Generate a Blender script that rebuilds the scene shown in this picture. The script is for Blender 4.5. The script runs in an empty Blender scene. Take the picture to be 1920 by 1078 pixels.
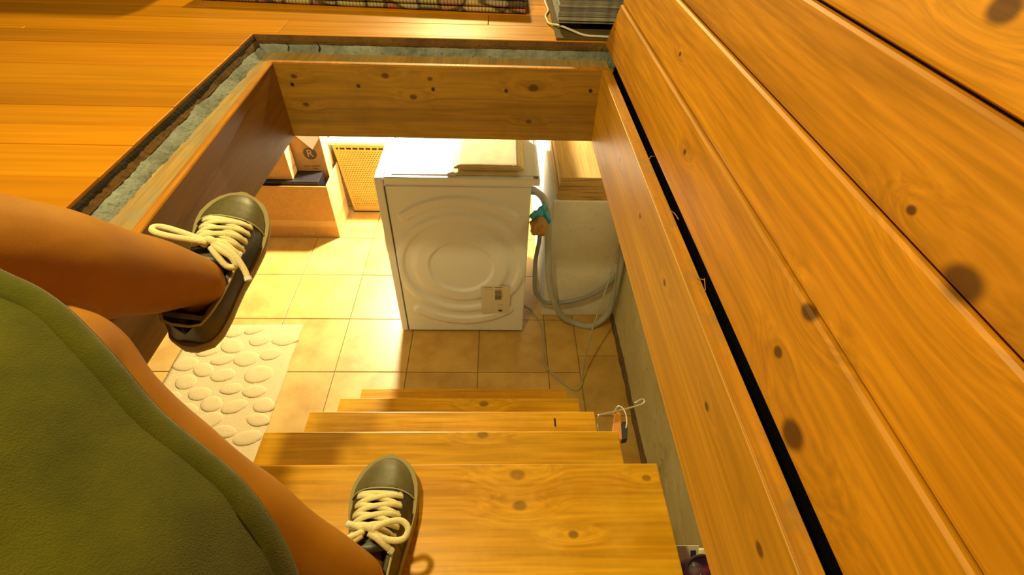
import bpy, bmesh, math, random
from mathutils import Vector, Matrix, noise
random.seed(7)
SC = bpy.context.scene
COL = SC.collection
PI = math.pi
# ------------------------------------------------------------------ camera
CAM_P, CAM_Y, CAM_R = .7669, .0471, .0404
CZ = 1.8266
fw = Vector((math.sin(CAM_Y)*math.cos(CAM_P), math.cos(CAM_Y)*math.cos(CAM_P), -math.sin(CAM_P)))
rt0 = Vector((math.cos(CAM_Y), -math.sin(CAM_Y), 0)); up0 = rt0.cross(fw)
rt = rt0*math.cos(CAM_R)+up0*math.sin(CAM_R); up = -rt0*math.sin(CAM_R)+up0*math.cos(CAM_R)
cd = bpy.data.cameras.new('camera'); cam = bpy.data.objects.new('camera', cd); COL.objects.link(cam)
cam.matrix_world = Matrix(((rt.x, up.x, -fw.x, 0), (rt.y, up.y, -fw.y, 0), (rt.z, up.z, -fw.z, CZ), (0, 0, 0, 1)))
cd.sensor_width = 36.0; cd.lens = 36.0*936.02/1920.0; cd.clip_start = .01
SC.camera = cam
# ------------------------------------------------------------------ light, exposure
W = bpy.data.worlds.new('room_air'); SC.world = W; W.use_nodes = True
W.node_tree.nodes['Background'].inputs[0].default_value = (1, .80, .36, 1)
W.node_tree.nodes['Background'].inputs[1].default_value = .06
def lamp(name, loc, power, col, r):
    l = bpy.data.lights.new(name, 'POINT'); l.energy = power; l.color = col; l.shadow_soft_size = r
    o = bpy.data.objects.new(name, l); COL.objects.link(o); o.location = loc
    return o
lamp('room_ceiling_light', (-.42, .43, 2.38), 44, (1, .78, .30), .04)
lamp('room_far_light', (-.25, 3.0, 2.6), 180, (1, .78, .30), .10)
cl = lamp('cellar_light', (-.577, 2.62, 1.12), 270, (1, .86, .58), .045)
cl.data.type = 'SPOT'; cl.data.spot_size = math.radians(177); cl.data.spot_blend = .04      # a shaded lamp under the low ceiling, shining down
vs = SC.view_settings
SC.display_settings.display_device = 'sRGB'
vs.view_transform = 'Standard'; vs.look = 'None'; vs.gamma = 1; vs.use_curve_mapping = False
vs.exposure = .35
# ------------------------------------------------------------------ materials
MATS = {}
def nmat(name):
    m = bpy.data.materials.new(name); m.use_nodes = True; MATS[name] = m
    nt = m.node_tree; b = nt.nodes['Principled BSDF']
    return m, nt, b
def N(nt, t, **k):
    n = nt.nodes.new(t)
    for a, v in k.items():
        if a.startswith('i_'):
            key = a[2:]; key = int(key) if key.isdigit() else key.replace('_', ' ')
            n.inputs[key].default_value = v
        else: setattr(n, a, v)
    return n
def L(nt, a, b): nt.links.new(a, b)
def ramp(nt, fac, stops):
    r = N(nt, 'ShaderNodeValToRGB'); e = r.color_ramp.elements
    while len(e) < len(stops): e.new(.5)
    for i, (p, c) in enumerate(stops):
        e[i].position = p; e[i].color = (c[0], c[1], c[2], 1)
    L(nt, fac, r.inputs[0]); return r.outputs[0]
def mixc(nt, fac, a, b, mode='MIX'):
    n = N(nt, 'ShaderNodeMix', data_type='RGBA', blend_type=mode)
    for s, v in ((n.inputs[0], fac), (n.inputs[6], a), (n.inputs[7], b)):
        if isinstance(v, (int, float)): s.default_value = v
        elif isinstance(v, tuple): s.default_value = (v[0], v[1], v[2], 1)
        else: L(nt, v, s)
    return n.outputs[2]
def mth(nt, op, a, b=None, clamp=False):
    n = N(nt, 'ShaderNodeMath', operation=op, use_clamp=clamp)
    for i, v in enumerate((a, b)):
        if v is None: continue
        if isinstance(v, (int, float)): n.inputs[i].default_value = v
        else: L(nt, v, n.inputs[i])
    return n.outputs[0]
def bump(nt, b, h, s, d=.002):
    n = N(nt, 'ShaderNodeBump'); n.inputs['Strength'].default_value = s; n.inputs['Distance'].default_value = d
    L(nt, h, n.inputs['Height']); L(nt, n.outputs[0], b.inputs['Normal'])
def flat(name, c, rough=.6, metal=0, nz=0, nscale=40, bmp=0, spec=.5):
    m, nt, b = nmat(name)
    b.inputs['Roughness'].default_value = rough; b.inputs['Metallic'].default_value = metal
    b.inputs['Specular IOR Level'].default_value = spec
    tc = N(nt, 'ShaderNodeTexCoord')
    n = N(nt, 'ShaderNodeTexNoise', i_Scale=nscale, i_Detail=4.0); L(nt, tc.outputs['Object'], n.inputs[0])
    d = tuple(max(0, x*(1-nz)) for x in c); l = tuple(min(1, x*(1+nz)) for x in c)
    L(nt, ramp(nt, n.outputs[0], [(.3, d), (.7, l)]), b.inputs['Base Color'])
    if bmp: bump(nt, b, n.outputs[0], bmp)
    return m
def wood(name, lo, mid, hi, axis='X', scale=1.0, rough=.35, knots=(), vary=.35, stain=None, ring=.5, spec=.5, fine=1.0, kcol=(.06, .018, .0)):
    """Boards sawn along axis; knots = (world pos, radius) with the grain bending round them."""
    m, nt, b = nmat(name)
    b.inputs['Specular IOR Level'].default_value = spec
    tc = N(nt, 'ShaderNodeTexCoord'); geo = N(nt, 'ShaderNodeNewGeometry'); oi = N(nt, 'ShaderNodeObjectInfo')
    st = {'X': (.04, 1, 1), 'Y': (1, .04, 1), 'Z': (1, 1, .04)}[axis]
    off = N(nt, 'ShaderNodeVectorMath', operation='MULTIPLY_ADD')
    rv = N(nt, 'ShaderNodeCombineXYZ')
    for i, k in enumerate((3.7, 9.1, 5.3)): L(nt, mth(nt, 'MULTIPLY', oi.outputs['Random'], k), rv.inputs[i])
    pos = geo.outputs['Position']
    warp = None; dark = None
    for (kp, kr) in knots:
        d = N(nt, 'ShaderNodeVectorMath', operation='SUBTRACT'); L(nt, pos, d.inputs[0]); d.inputs[1].default_value = kp
        e = N(nt, 'ShaderNodeVectorMath', operation='MULTIPLY'); L(nt, d.outputs[0], e.inputs[0])
        e.inputs[1].default_value = tuple(.72 if s < 1 else 1.0 for s in st)
        le = N(nt, 'ShaderNodeVectorMath', operation='LENGTH'); L(nt, e.outputs[0], le.inputs[0])
        mr = N(nt, 'ShaderNodeMapRange', interpolation_type='SMOOTHSTEP'); L(nt, le.outputs['Value'], mr.inputs[0])
        mr.inputs[1].default_value = kr*.55; mr.inputs[2].default_value = kr*1.15; mr.inputs[3].default_value = 1; mr.inputs[4].default_value = 0
        e2 = N(nt, 'ShaderNodeVectorMath', operation='MULTIPLY'); L(nt, d.outputs[0], e2.inputs[0])
        e2.inputs[1].default_value = tuple(.4 if s < 1 else 1.0 for s in st)
        l2 = N(nt, 'ShaderNodeVectorMath', operation='LENGTH'); L(nt, e2.outputs[0], l2.inputs[0])
        mw = N(nt, 'ShaderNodeMapRange', interpolation_type='SMOOTHERSTEP'); L(nt, l2.outputs['Value'], mw.inputs[0])
        mw.inputs[1].default_value = 0; mw.inputs[2].default_value = kr*4.5; mw.inputs[3].default_value = kr*1.8; mw.inputs[4].default_value = 0
        dark = mr.outputs[0] if dark is None else mth(nt, 'MAXIMUM', dark, mr.outputs[0])
        warp = mw.outputs[0] if warp is None else mth(nt, 'ADD', warp, mw.outputs[0])
    sc = N(nt, 'ShaderNodeVectorMath', operation='MULTIPLY'); L(nt, pos, sc.inputs[0]); sc.inputs[1].default_value = st
    ad = N(nt, 'ShaderNodeVectorMath', operation='ADD'); L(nt, sc.outputs[0], ad.inputs[0]); L(nt, rv.outputs[0], ad.inputs[1])
    vec = ad.outputs[0]
    if warp is not None:
        cw = N(nt, 'ShaderNodeCombineXYZ')
        for i in range(3): L(nt, warp, cw.inputs[i])
        a2 = N(nt, 'ShaderNodeVectorMath', operation='ADD'); L(nt, vec, a2.inputs[0]); L(nt, cw.outputs[0], a2.inputs[1]); vec = a2.outputs[0]
    n1 = N(nt, 'ShaderNodeTexNoise', i_Scale=9*scale, i_Detail=2.0, i_Distortion=.12); L(nt, vec, n1.inputs[0])
    n2 = N(nt, 'ShaderNodeTexNoise', i_Scale=160*scale, i_Detail=3.0); L(nt, vec, n2.inputs[0])
    wv = N(nt, 'ShaderNodeMath', operation='MULTIPLY'); L(nt, n1.outputs[0], wv.inputs[0]); wv.inputs[1].default_value = 17.0
    fr = mth(nt, 'PINGPONG', wv.outputs[0], 1.0)
    base = ramp(nt, n1.outputs[0], [(.25, lo), (.5, mid), (.75, hi)])
    rg = N(nt, 'ShaderNodeMapRange'); L(nt, fr, rg.inputs[0]); rg.inputs[1].default_value = .55; rg.inputs[2].default_value = 1; rg.inputs[3].default_value = 0; rg.inputs[4].default_value = ring
    c = mixc(nt, rg.outputs[0], base, tuple(x*.62 for x in lo))
    rf = N(nt, 'ShaderNodeMapRange'); L(nt, n2.outputs[0], rf.inputs[0]); rf.inputs[1].default_value = .35; rf.inputs[2].default_value = .7; rf.inputs[3].default_value = 1-.20*fine; rf.inputs[4].default_value = 1+.12*fine
    g = N(nt, 'ShaderNodeCombineColor'); [L(nt, rf.outputs[0], g.inputs[i]) for i in range(3)]
    c = mixc(nt, 1.0, c, g.outputs[0], 'MULTIPLY')
    vr = N(nt, 'ShaderNodeMapRange'); L(nt, oi.outputs['Random'], vr.inputs[0]); vr.inputs[3].default_value = 1-vary; vr.inputs[4].default_value = 1+vary*.45
    g2 = N(nt, 'ShaderNodeCombineColor'); [L(nt, vr.outputs[0], g2.inputs[i]) for i in range(3)]
    c = mixc(nt, 1.0, c, g2.outputs[0], 'MULTIPLY')
    if dark is not None: c = mixc(nt, mth(nt, 'MULTIPLY', dark, .88), c, kcol)
    if stain:
        n3 = N(nt, 'ShaderNodeTexNoise', i_Scale=stain[1], i_Detail=5.0, i_Roughness=.65); L(nt, pos, n3.inputs[0])
        f = N(nt, 'ShaderNodeMapRange'); L(nt, n3.outputs[0], f.inputs[0]); f.inputs[1].default_value = .48; f.inputs[2].default_value = .72; f.inputs[4].default_value = stain[2]
        c = mixc(nt, f.outputs[0], c, stain[0])
    L(nt, c, b.inputs['Base Color'])
    rr = N(nt, 'ShaderNodeMapRange'); L(nt, n2.outputs[0], rr.inputs[0]); rr.inputs[3].default_value = rough-.08; rr.inputs[4].default_value = rough+.14
    L(nt, rr.outputs[0], b.inputs['Roughness'])
    bump(nt, b, n2.outputs[0], .12, .001)
    return m
def plaster(name, a, c2, scale=6, dirt=(.06, .05, .03), dn=.5, bmp=.5, rough=.9):
    m, nt, b = nmat(name); b.inputs['Roughness'].default_value = rough
    geo = N(nt, 'ShaderNodeNewGeometry')
    n = N(nt, 'ShaderNodeTexNoise', i_Scale=scale, i_Detail=8.0, i_Roughness=.62); L(nt, geo.outputs['Position'], n.inputs[0])
    n2 = N(nt, 'ShaderNodeTexNoise', i_Scale=scale*9, i_Detail=6.0); L(nt, geo.outputs['Position'], n2.inputs[0])
    c = ramp(nt, n.outputs[0], [(.3, a), (.7, c2)])
    f = N(nt, 'ShaderNodeMapRange'); L(nt, n2.outputs[0], f.inputs[0]); f.inputs[1].default_value = .6; f.inputs[2].default_value = .8; f.inputs[4].default_value = dn
    c = mixc(nt, f.outputs[0], c, dirt)
    L(nt, c, b.inputs['Base Color']); bump(nt, b, n2.outputs[0], bmp, .004)
    return m
PINE = ((.36, .135, .002), (.50, .205, .004), (.60, .26, .006))
LK = [((.268, .288, 1.523), .0085), ((.256, .280, 1.478), .0055), ((.250, .211, 1.454), .012), ((.293, .222, 1.619), .013), ((.325, .350, 1.742), .011),
      ((.296, .288, 1.628), .004), ((.2795, .789, 1.562), .004), ((.262, .62, 1.49), .005)]
M_lid = wood('varnished_pine_lid', *PINE, axis='Y', scale=1.3, rough=.45, knots=LK, vary=.10, ring=.26, spec=.3)
TK = [((.0408, .318, 1.0552), .009), ((.1183, .2753, 1.0552), .0065), ((.038, .3672, 1.0552), .010), ((.2457, .3608, 1.0552), .006), ((-.024, .549, .8593), .010), ((-.033, .88, .4675), .012)]
M_tread = wood('worn_pine_tread', (.50, .215, .003), (.70, .34, .005), (.80, .42, .008), axis='X', scale=1.0, rough=.33, knots=TK, vary=.12, ring=.30, spec=.4, stain=((.80, .47, .05), 9, .35), kcol=(.16, .06, .003))
BK = [((-.4526, 1.1384, 1.3783), .006), ((-.2497, 1.1384, 1.3839), .007), ((-.1504, 1.1384, 1.3789), .005), ((-.1919, 1.1384, 1.3366), .007), ((.0841, 1.1384, 1.3635), .010), ((.0773, 1.1384, 1.2823), .006), ((-.4419, 1.1384, 1.3137), .006)]
M_fback = wood('pine_frame_back_shade', (.20, .098, .006), (.28, .145, .010), (.34, .18, .014), axis='X', scale=1.1, rough=.55, knots=BK, vary=.05, ring=.4, stain=((.12, .06, .006), 7, .5))  # frame pine darkened to paint the shade on the back board
M_fleft = wood('pine_frame_left_shade', (.17, .080, .004), (.235, .115, .006), (.28, .14, .009), axis='Y', scale=.9, rough=.5, knots=[((-.483, .778, 1.3586), .006), ((-.489, .928, 1.356), .004), ((-.47, .551, 1.347), .012)], vary=.05, ring=.3)  # same frame pine, darkened to paint the shade on the left board
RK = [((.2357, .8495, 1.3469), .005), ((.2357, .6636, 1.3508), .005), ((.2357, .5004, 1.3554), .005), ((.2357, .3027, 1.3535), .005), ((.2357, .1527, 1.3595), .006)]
M_fright = wood('pine_frame_right_lit', (.46, .21, .010), (.57, .28, .014), (.64, .33, .020), axis='Y', scale=.8, rough=.42, knots=RK, vary=.03, ring=.22)  # same frame pine, lightened to paint the light on the right board
M_edge = wood('pine_edge', (.42, .16, .006), (.55, .22, .01), (.62, .26, .012), axis='Y', scale=1.4, rough=.5, vary=.1, ring=.3, stain=((.25, .16, .05), 30, .6))
M_ledge = wood('paint_stained_timber', (.30, .17, .04), (.40, .24, .06), (.46, .30, .10), axis='Y', scale=1.3, rough=.8, vary=.1, ring=.3, stain=((.24, .23, .15), 16, .8))
M_floor = wood('parquet_orange', (.52, .19, .001), (.62, .245, .0015), (.70, .29, .002), axis='X', scale=.55, rough=.34, vary=.22, ring=.06, spec=.4, fine=.5)
M_flooredge = plaster('weathered_plank_edge', (.07, .035, .010), (.19, .10, .022), 14, (.02, .012, .006), .8, .6)
M_darkgap = plaster('dark_underlay_and_edge_shade', (.008, .006, .004), (.022, .015, .008), 20, (.01, .008, .004), .6, .6)  # dark underlay, also the painted shade on the left opening edge
M_concrete = plaster('grey_mortar', (.085, .095, .085), (.30, .34, .33), 16, (.05, .05, .035), .9, 1.0)
M_tilew = None
def tile_mat(name):
    m, nt, b = nmat(name); b.inputs['Roughness'].default_value = .42
    geo = N(nt, 'ShaderNodeNewGeometry'); oi = N(nt, 'ShaderNodeObjectInfo')
    n = N(nt, 'ShaderNodeTexNoise', i_Scale=7.0, i_Detail=7.0, i_Roughness=.6); L(nt, geo.outputs['Position'], n.inputs[0])
    c = ramp(nt, n.outputs[0], [(.3, (.44, .25, .055)), (.55, (.58, .365, .095)), (.75, (.64, .43, .13))])
    vr = N(nt, 'ShaderNodeMapRange'); L(nt, oi.outputs['Random'], vr.inputs[0]); vr.inputs[3].default_value = .88; vr.inputs[4].default_value = 1.06
    g2 = N(nt, 'ShaderNodeCombineColor'); [L(nt, vr.outputs[0], g2.inputs[i]) for i in range(3)]
    L(nt, mixc(nt, 1.0, c, g2.outputs[0], 'MULTIPLY'), b.inputs['Base Color']); bump(nt, b, n.outputs[0], .15, .002)
    return m
M_tile = tile_mat('terracotta_beige_tile')
M_grout = plaster('tile_grout', (.34, .24, .09), (.44, .31, .12), 30, (.10, .07, .03), .5, .3)
M_wall = plaster('dirty_plaster', (.54, .49, .26), (.68, .62, .36), 5, (.15, .12, .06), .5, .8)
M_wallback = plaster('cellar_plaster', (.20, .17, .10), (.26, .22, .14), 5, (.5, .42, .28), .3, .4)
M_pier = plaster('white_plaster', (.70, .69, .64), (.82, .81, .77), 5, (.25, .22, .15), .25, .9)
M_white = flat('white_enamel', (.76, .79, .90), .32, nz=.01, nscale=200)
M_whiteplastic = flat('white_plastic', (.76, .785, .87), .45, nz=.01)
M_seam = flat('dark_seam', (.05, .05, .045), .7)
M_rubber = flat('black_rubber', (.02, .02, .02), .7)
M_glass = flat('dark_door_glass', (.05, .05, .055), .08)
M_paper = flat('label_paper', (.66, .62, .52), .7, nz=.02)
M_ink = flat('printing_ink', (.06, .05, .045), .7)
M_card = flat('cardboard', (.50, .26, .065), .85, nz=.08, nscale=60)
M_cardlit = flat('lit_cardboard', (.60, .38, .13), .85, nz=.06, nscale=60)  # lighter cardboard copy that paints the lamplight on the cartons' right sides
M_tape = flat('packing_tape', (.56, .33, .11), .3, nz=.04)
M_cardprint = flat('brown_print', (.13, .06, .015), .8)
M_darkcase = flat('black_case', (.012, .010, .012), .4, nz=.2)
M_greycase = flat('grey_case_panel', (.12, .105, .13), .35, nz=.1)
M_basket = flat('basket_plastic', (.58, .38, .075), .5, nz=.05)
M_basketlid = flat('basket_lid_plastic', (.72, .62, .40), .45, nz=.03)
M_basketdark = flat('basket_holes', (.07, .035, .006), .8)
M_cloth = flat('cream_cotton', (.62, .50, .28), .95, nz=.08, nscale=22, bmp=.3)
M_whitepaper = flat('white_paper', (.78, .76, .70), .8, nz=.03)
M_mat = flat('cream_mat_pile', (.54, .42, .20), 1, nz=.08, nscale=300, bmp=.8, spec=.1)
M_matstone = flat('cream_mat_pebble', (.53, .41, .19), 1, nz=.08, nscale=300, bmp=.8, spec=.1)
M_hose = flat('grey_hose', (.40, .42, .40), .5, nz=.06)
M_hose2 = flat('blue_grey_hose', (.26, .30, .33), .5, nz=.06)
M_cable = flat('white_cable', (.66, .62, .50), .5)
M_cablegrey = flat('grey_cable', (.36, .35, .30), .6)
M_bluerag = flat('blue_rag', (.07, .40, .85), .9, nz=.25, nscale=60, bmp=.4)
M_tan = flat('tan_sponge', (.40, .24, .07), .95, nz=.2, nscale=90, bmp=.5)
M_steel = flat('steel_wire', (.62, .58, .45), .35, metal=.8)
M_wedge = flat('orange_wood', (.62, .25, .03), .6, nz=.08)
M_screw = flat('screw_head', (.05, .05, .045), .4, metal=.7)
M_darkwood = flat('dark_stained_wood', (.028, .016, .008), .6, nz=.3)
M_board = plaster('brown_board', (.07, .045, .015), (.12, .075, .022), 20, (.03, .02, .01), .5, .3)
M_gapshade = flat('gap_shade', (.004, .0035, .003), .95, spec=.05)  # near-black colour standing in for the shade inside the trapdoor gap
M_hinge = flat('dull_hinge', (.18, .15, .09), .5, metal=.6)
def beam_mat():
    return wood('rough_beam', (.42, .25, .06), (.58, .36, .10), (.66, .44, .14), axis='Y', scale=.8, rough=.7, vary=.05, ring=.3)
M_beam = beam_mat()
M_beamend = wood('beam_end_grain', (.34, .19, .05), (.50, .31, .10), (.55, .35, .12), axis='X', scale=2.2, rough=.85, vary=.05, ring=.7)
# person
def skin_mat():
    m, nt, b = nmat('skin'); b.inputs['Roughness'].default_value = .6; b.inputs['Specular IOR Level'].default_value = .25
    geo = N(nt, 'ShaderNodeNewGeometry')
    n = N(nt, 'ShaderNodeTexNoise', i_Scale=14.0, i_Detail=5.0); L(nt, geo.outputs['Position'], n.inputs[0])
    L(nt, ramp(nt, n.outputs[0], [(.3, (.30, .120, .005)), (.7, (.36, .155, .008))]), b.inputs['Base Color'])
    b.inputs['Subsurface Weight'].default_value = .08; b.inputs['Subsurface Radius'].default_value = (.012, .005, .002); b.inputs['Subsurface Scale'].default_value = .5
    n2 = N(nt, 'ShaderNodeTexNoise', i_Scale=700.0, i_Detail=2.0); L(nt, geo.outputs['Position'], n2.inputs[0]); bump(nt, b, n2.outputs[0], .12, .001)
    return m
M_skin = skin_mat()
def skirt_mat():
    m, nt, b = nmat('olive_cotton'); b.inputs['Roughness'].default_value = .95; b.inputs['Specular IOR Level'].default_value = .1
    b.inputs['Sheen Weight'].default_value = .15
    geo = N(nt, 'ShaderNodeNewGeometry')
    n = N(nt, 'ShaderNodeTexNoise', i_Scale=22.0, i_Detail=6.0, i_Roughness=.65); L(nt, geo.outputs['Position'], n.inputs[0])
    n2 = N(nt, 'ShaderNodeTexNoise', i_Scale=900.0, i_Detail=2.0); L(nt, geo.outputs['Position'], n2.inputs[0])
    L(nt, ramp(nt, n.outputs[0], [(.3, (.046, .049, .0008)), (.7, (.082, .081, .0012))]), b.inputs['Base Color'])
    bump(nt, b, n2.outputs[0], .5, .001); return m
M_skirt = skirt_mat()
M_hemshade = flat('olive_hem_shade', (.022, .023, .001), .95, nz=.2, nscale=200, bmp=.3, spec=.1)  # darker olive that paints the crease shadow of the hem
M_leather = flat('dark_olive_leather', (.017, .0145, .006), .42, nz=.25, nscale=120, bmp=.15)
M_toecap = flat('pewter_toe_leather', (.095, .082, .028), .46, nz=.12, nscale=150, bmp=.1)
M_sole = flat('cream_rubber_sole', (.27, .22, .085), .6, nz=.08)
M_lace = flat('cream_lace', (.72, .66, .38), .9, nz=.08, nscale=500, bmp=.4)
M_eyelet = flat('pale_eyelet', (.65, .60, .40), .35, metal=.5)
M_lining = flat('shoe_lining', (.10, .095, .05), .8, nz=.2)
M_piping = flat('pale_piping', (.42, .40, .24), .5)
# ------------------------------------------------------------------ mesh helpers
def wloc(o):
    v = Vector((0, 0, 0))
    while o is not None: v = v+o.location; o = o.parent
    return v
def props(o, label=None, cat=None, group=None, kind=None):
    for k, v in (('label', label), ('category', cat), ('group', group), ('kind', kind)):
        if v: o[k] = v
    return o
def obj(name, bm, mat, parent=None, smooth=False, at=None, **kw):
    """bm is in world coordinates; the object's origin goes to its parent's (or to at)."""
    org = Vector(at) if at is not None else (wloc(parent) if parent is not None else Vector((0, 0, 0)))
    bmesh.ops.translate(bm, verts=bm.verts, vec=-org)
    me = bpy.data.meshes.new(name); bm.normal_update(); bm.to_mesh(me); bm.free()
    for mt in (mat if isinstance(mat, (list, tuple)) else [mat]): me.materials.append(mt)
    if smooth: me.polygons.foreach_set('use_smooth', [True]*len(me.polygons))
    o = bpy.data.objects.new(name, me); COL.objects.link(o)
    if parent is not None:
        o.parent = parent; o.location = org-wloc(parent)
    else: o.location = org
    return props(o, **kw)
def thing(name, label, cat, loc, group=None):
    o = bpy.data.objects.new(name, None); COL.objects.link(o); o.location = loc; o.empty_display_size = .05
    return props(o, label, cat, group)
def box(bm, x0, x1, y0, y1, z0, z1, bev=0, seg=2, mi=0):
    vs_ = [bm.verts.new(p) for p in ((x0, y0, z0), (x1, y0, z0), (x1, y1, z0), (x0, y1, z0), (x0, y0, z1), (x1, y0, z1), (x1, y1, z1), (x0, y1, z1))]
    fs = [bm.faces.new([vs_[i] for i in f]) for f in ((3, 2, 1, 0), (4, 5, 6, 7), (0, 1, 5, 4), (1, 2, 6, 5), (2, 3, 7, 6), (3, 0, 4, 7))]
    for f in fs: f.material_index = mi
    if bev:
        es = list({e for f in fs for e in f.edges})
        bmesh.ops.bevel(bm, geom=es, offset=bev, segments=seg, affect='EDGES', profile=.5)
    return fs
def BX(*a, **k):
    bm = bmesh.new(); box(bm, *a, **k); return bm
def hexa(bm, P, bev=0, seg=2):
    """8 points, bottom ring then top ring, counter-clockwise seen from above."""
    vs_ = [bm.verts.new(p) for p in P]
    fs = [bm.faces.new([vs_[i] for i in f]) for f in ((3, 2, 1, 0), (4, 5, 6, 7), (0, 1, 5, 4), (1, 2, 6, 5), (2, 3, 7, 6), (3, 0, 4, 7))]
    if bev: bmesh.ops.bevel(bm, geom=list({e for f in fs for e in f.edges}), offset=bev, segments=seg, affect='EDGES', profile=.5)
    return bm
def prism(bm, prof, f0, f1):
    """prof: list of 2-D points; f0/f1 map a 2-D point to 3-D for both ends."""
    a = [bm.verts.new(f0(p)) for p in prof]; b = [bm.verts.new(f1(p)) for p in prof]; n = len(prof)
    bm.faces.new(a[::-1]); bm.faces.new(b)
    for i in range(n): bm.faces.new((a[i], a[(i+1) % n], b[(i+1) % n], b[i]))
    bmesh.ops.recalc_face_normals(bm, faces=bm.faces)
    return bm
def spline(P, n=8, closed=False):
    P = [Vector(p) for p in P]; out = []; m = len(P)
    for i in range(m if closed else m-1):
        if closed: a, b, c, d = P[i-1], P[i], P[(i+1) % m], P[(i+2) % m]
        else: a, b, c, d = P[max(i-1, 0)], P[i], P[i+1], P[min(i+2, m-1)]
        for k in range(n):
            t = k/n
            out.append(.5*((2*b)+(c-a)*t+(2*a-5*b+4*c-d)*t*t+(3*b-a-3*c+d)*t**3))
    if not closed: out.append(P[-1])
    return out
def tube(bm, pts, r, n=8, closed=False, flat_=1.0):
    pts = [Vector(p) for p in pts]; rings = []; m = len(pts)
    t0 = (pts[1]-pts[0]).normalized(); ref = Vector((0, 0, 1)) if abs(t0.z) < .9 else Vector((1, 0, 0))
    nx = t0.cross(ref).normalized()
    for i, p in enumerate(pts):
        if closed: t = (pts[(i+1) % m]-pts[i-1]).normalized()
        else: t = (pts[min(i+1, m-1)]-pts[max(i-1, 0)]).normalized()
        nx = (nx-t*nx.dot(t)).normalized(); ny = t.cross(nx)
        rr = r[i] if isinstance(r, (list, tuple)) else r
        rings.append([bm.verts.new(p+nx*(math.cos(2*PI*k/n)*rr)+ny*(math.sin(2*PI*k/n)*rr*flat_)) for k in range(n)])
    for i in range(m if closed else m-1):
        a, b = rings[i], rings[(i+1) % m]
        for k in range(n): bm.faces.new((a[k], a[(k+1) % n], b[(k+1) % n], b[k]))
    if not closed:
        bm.faces.new(rings[0][::-1]); bm.faces.new(rings[-1])
    return bm
def TB(pts, r, n=8, **k):
    bm = bmesh.new(); tube(bm, pts, r, n, **k); return bm
def lathe(bm, prof, M, n=32):
    """prof: (radius, height) pairs; axis = local z of matrix M."""
    rings = []
    for (r, z) in prof:
        if r < 1e-6: rings.append([bm.verts.new(M @ Vector((0, 0, z)))])
        else: rings.append([bm.verts.new(M @ Vector((r*math.cos(2*PI*k/n), r*math.sin(2*PI*k/n), z))) for k in range(n)])
    for a, b in zip(rings, rings[1:]):
        if len(a) == 1 and len(b) == 1: continue
        for k in range(n):
            if len(a) == 1: bm.faces.new((a[0], b[k], b[(k+1) % n]))
            elif len(b) == 1: bm.faces.new((a[k], a[(k+1) % n], b[0]))
            else: bm.faces.new((a[k], a[(k+1) % n], b[(k+1) % n], b[k]))
    bmesh.ops.recalc_face_normals(bm, faces=bm.faces)
    return bm
def grid(bm, rows, close=False):
    V = [[bm.verts.new(p) for p in r] for r in rows]
    for a, b in zip(V, V[1:]):
        n = len(a)
        for k in range(n if close else n-1): bm.faces.new((a[k], a[(k+1) % n], b[(k+1) % n], b[k]))
    return V
def text_bm(s, size, M, extrude=.0004):
    cu = bpy.data.curves.new('lettering', 'FONT'); cu.body = s; cu.size = size; cu.extrude = extrude; cu.align_x = 'CENTER'; cu.align_y = 'CENTER'
    cu.resolution_u = 2
    o = bpy.data.objects.new('lettering', cu); COL.objects.link(o)
    dg = bpy.context.evaluated_depsgraph_get(); me = bpy.data.meshes.new_from_object(o.evaluated_get(dg))
    bm = bmesh.new(); bm.from_mesh(me); bmesh.ops.transform(bm, matrix=M, verts=bm.verts)
    bpy.data.objects.remove(o); bpy.data.meshes.remove(me); bpy.data.curves.remove(cu)
    return bm
def disc(bm, c, nrm, r, n=16, h=.0008):
    nrm = Vector(nrm).normalized(); q = nrm.to_track_quat('Z', 'Y').to_matrix().to_4x4(); q.translation = Vector(c)
    lathe(bm, [(0, 0), (r, 0), (r, h), (0, h)], q, n)
# ------------------------------------------------------------------ levels
ZU = 1.4408          # upper floor
ZT, ZB = 1.4058, 1.234   # top and bottom of the hatch frame
XL, XR, YE, YN = -.549, .282, 1.2165, .06   # floor opening
# ------------------------------------------------------------------ structure: upper floor
fl = obj('floor', BX(-2.6, XL-.012, -.8, 2.3, ZU-.09, ZU-.018), M_darkgap, kind='structure')
bm = bmesh.new()
box(bm, XL-.012, XR+.012, YE+.012, 2.3, ZU-.09, ZU-.018); box(bm, XR+.012, 1.9, -.8, 2.3, ZU-.09, ZU-.018); box(bm, XL-.012, XR+.012, -.8, YN-.012, ZU-.09, ZU-.018)
obj('screed', bm, M_darkgap, fl)
ys = [-.8, -.71, -.62, -.53, -.44, -.35, -.26, -.17, -.085, 0, .06, .15, .24, .335, .43, .52, .613, .7036, .7672, .8367, .9245, 1.018, 1.1387, 1.2165, 1.2302, 1.3215, 1.41, 1.5, 1.59, 1.68, 1.77, 1.86, 1.95, 2.04, 2.13, 2.22, 2.3]
for i, (a, b) in enumerate(zip(ys, ys[1:])):
    segs = []
    rnd = random.Random(i*13+5)
    if a >= YE-.001 or b <= YN+.001:
        xs = [-2.6]; x = -2.6+rnd.uniform(.3, 1.4)
        while x < 1.8: xs.append(x); x += rnd.uniform(.8, 1.5)
        xs.append(1.9); segs = list(zip(xs, xs[1:]))
    else:
        x = -2.6+rnd.uniform(.5, 1.3); segs = [(-2.6, x), (x, XL), (XR, 1.9)]
    for (u, v) in segs:
        bm = bmesh.new()
        g = .0006
        box(bm, u+g, v-g, a+g, b-g, ZU-.018, ZU+rnd.uniform(-.0004, .0004), bev=.0009, seg=1)
        obj('floor_plank', bm, M_floor, fl)
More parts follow.
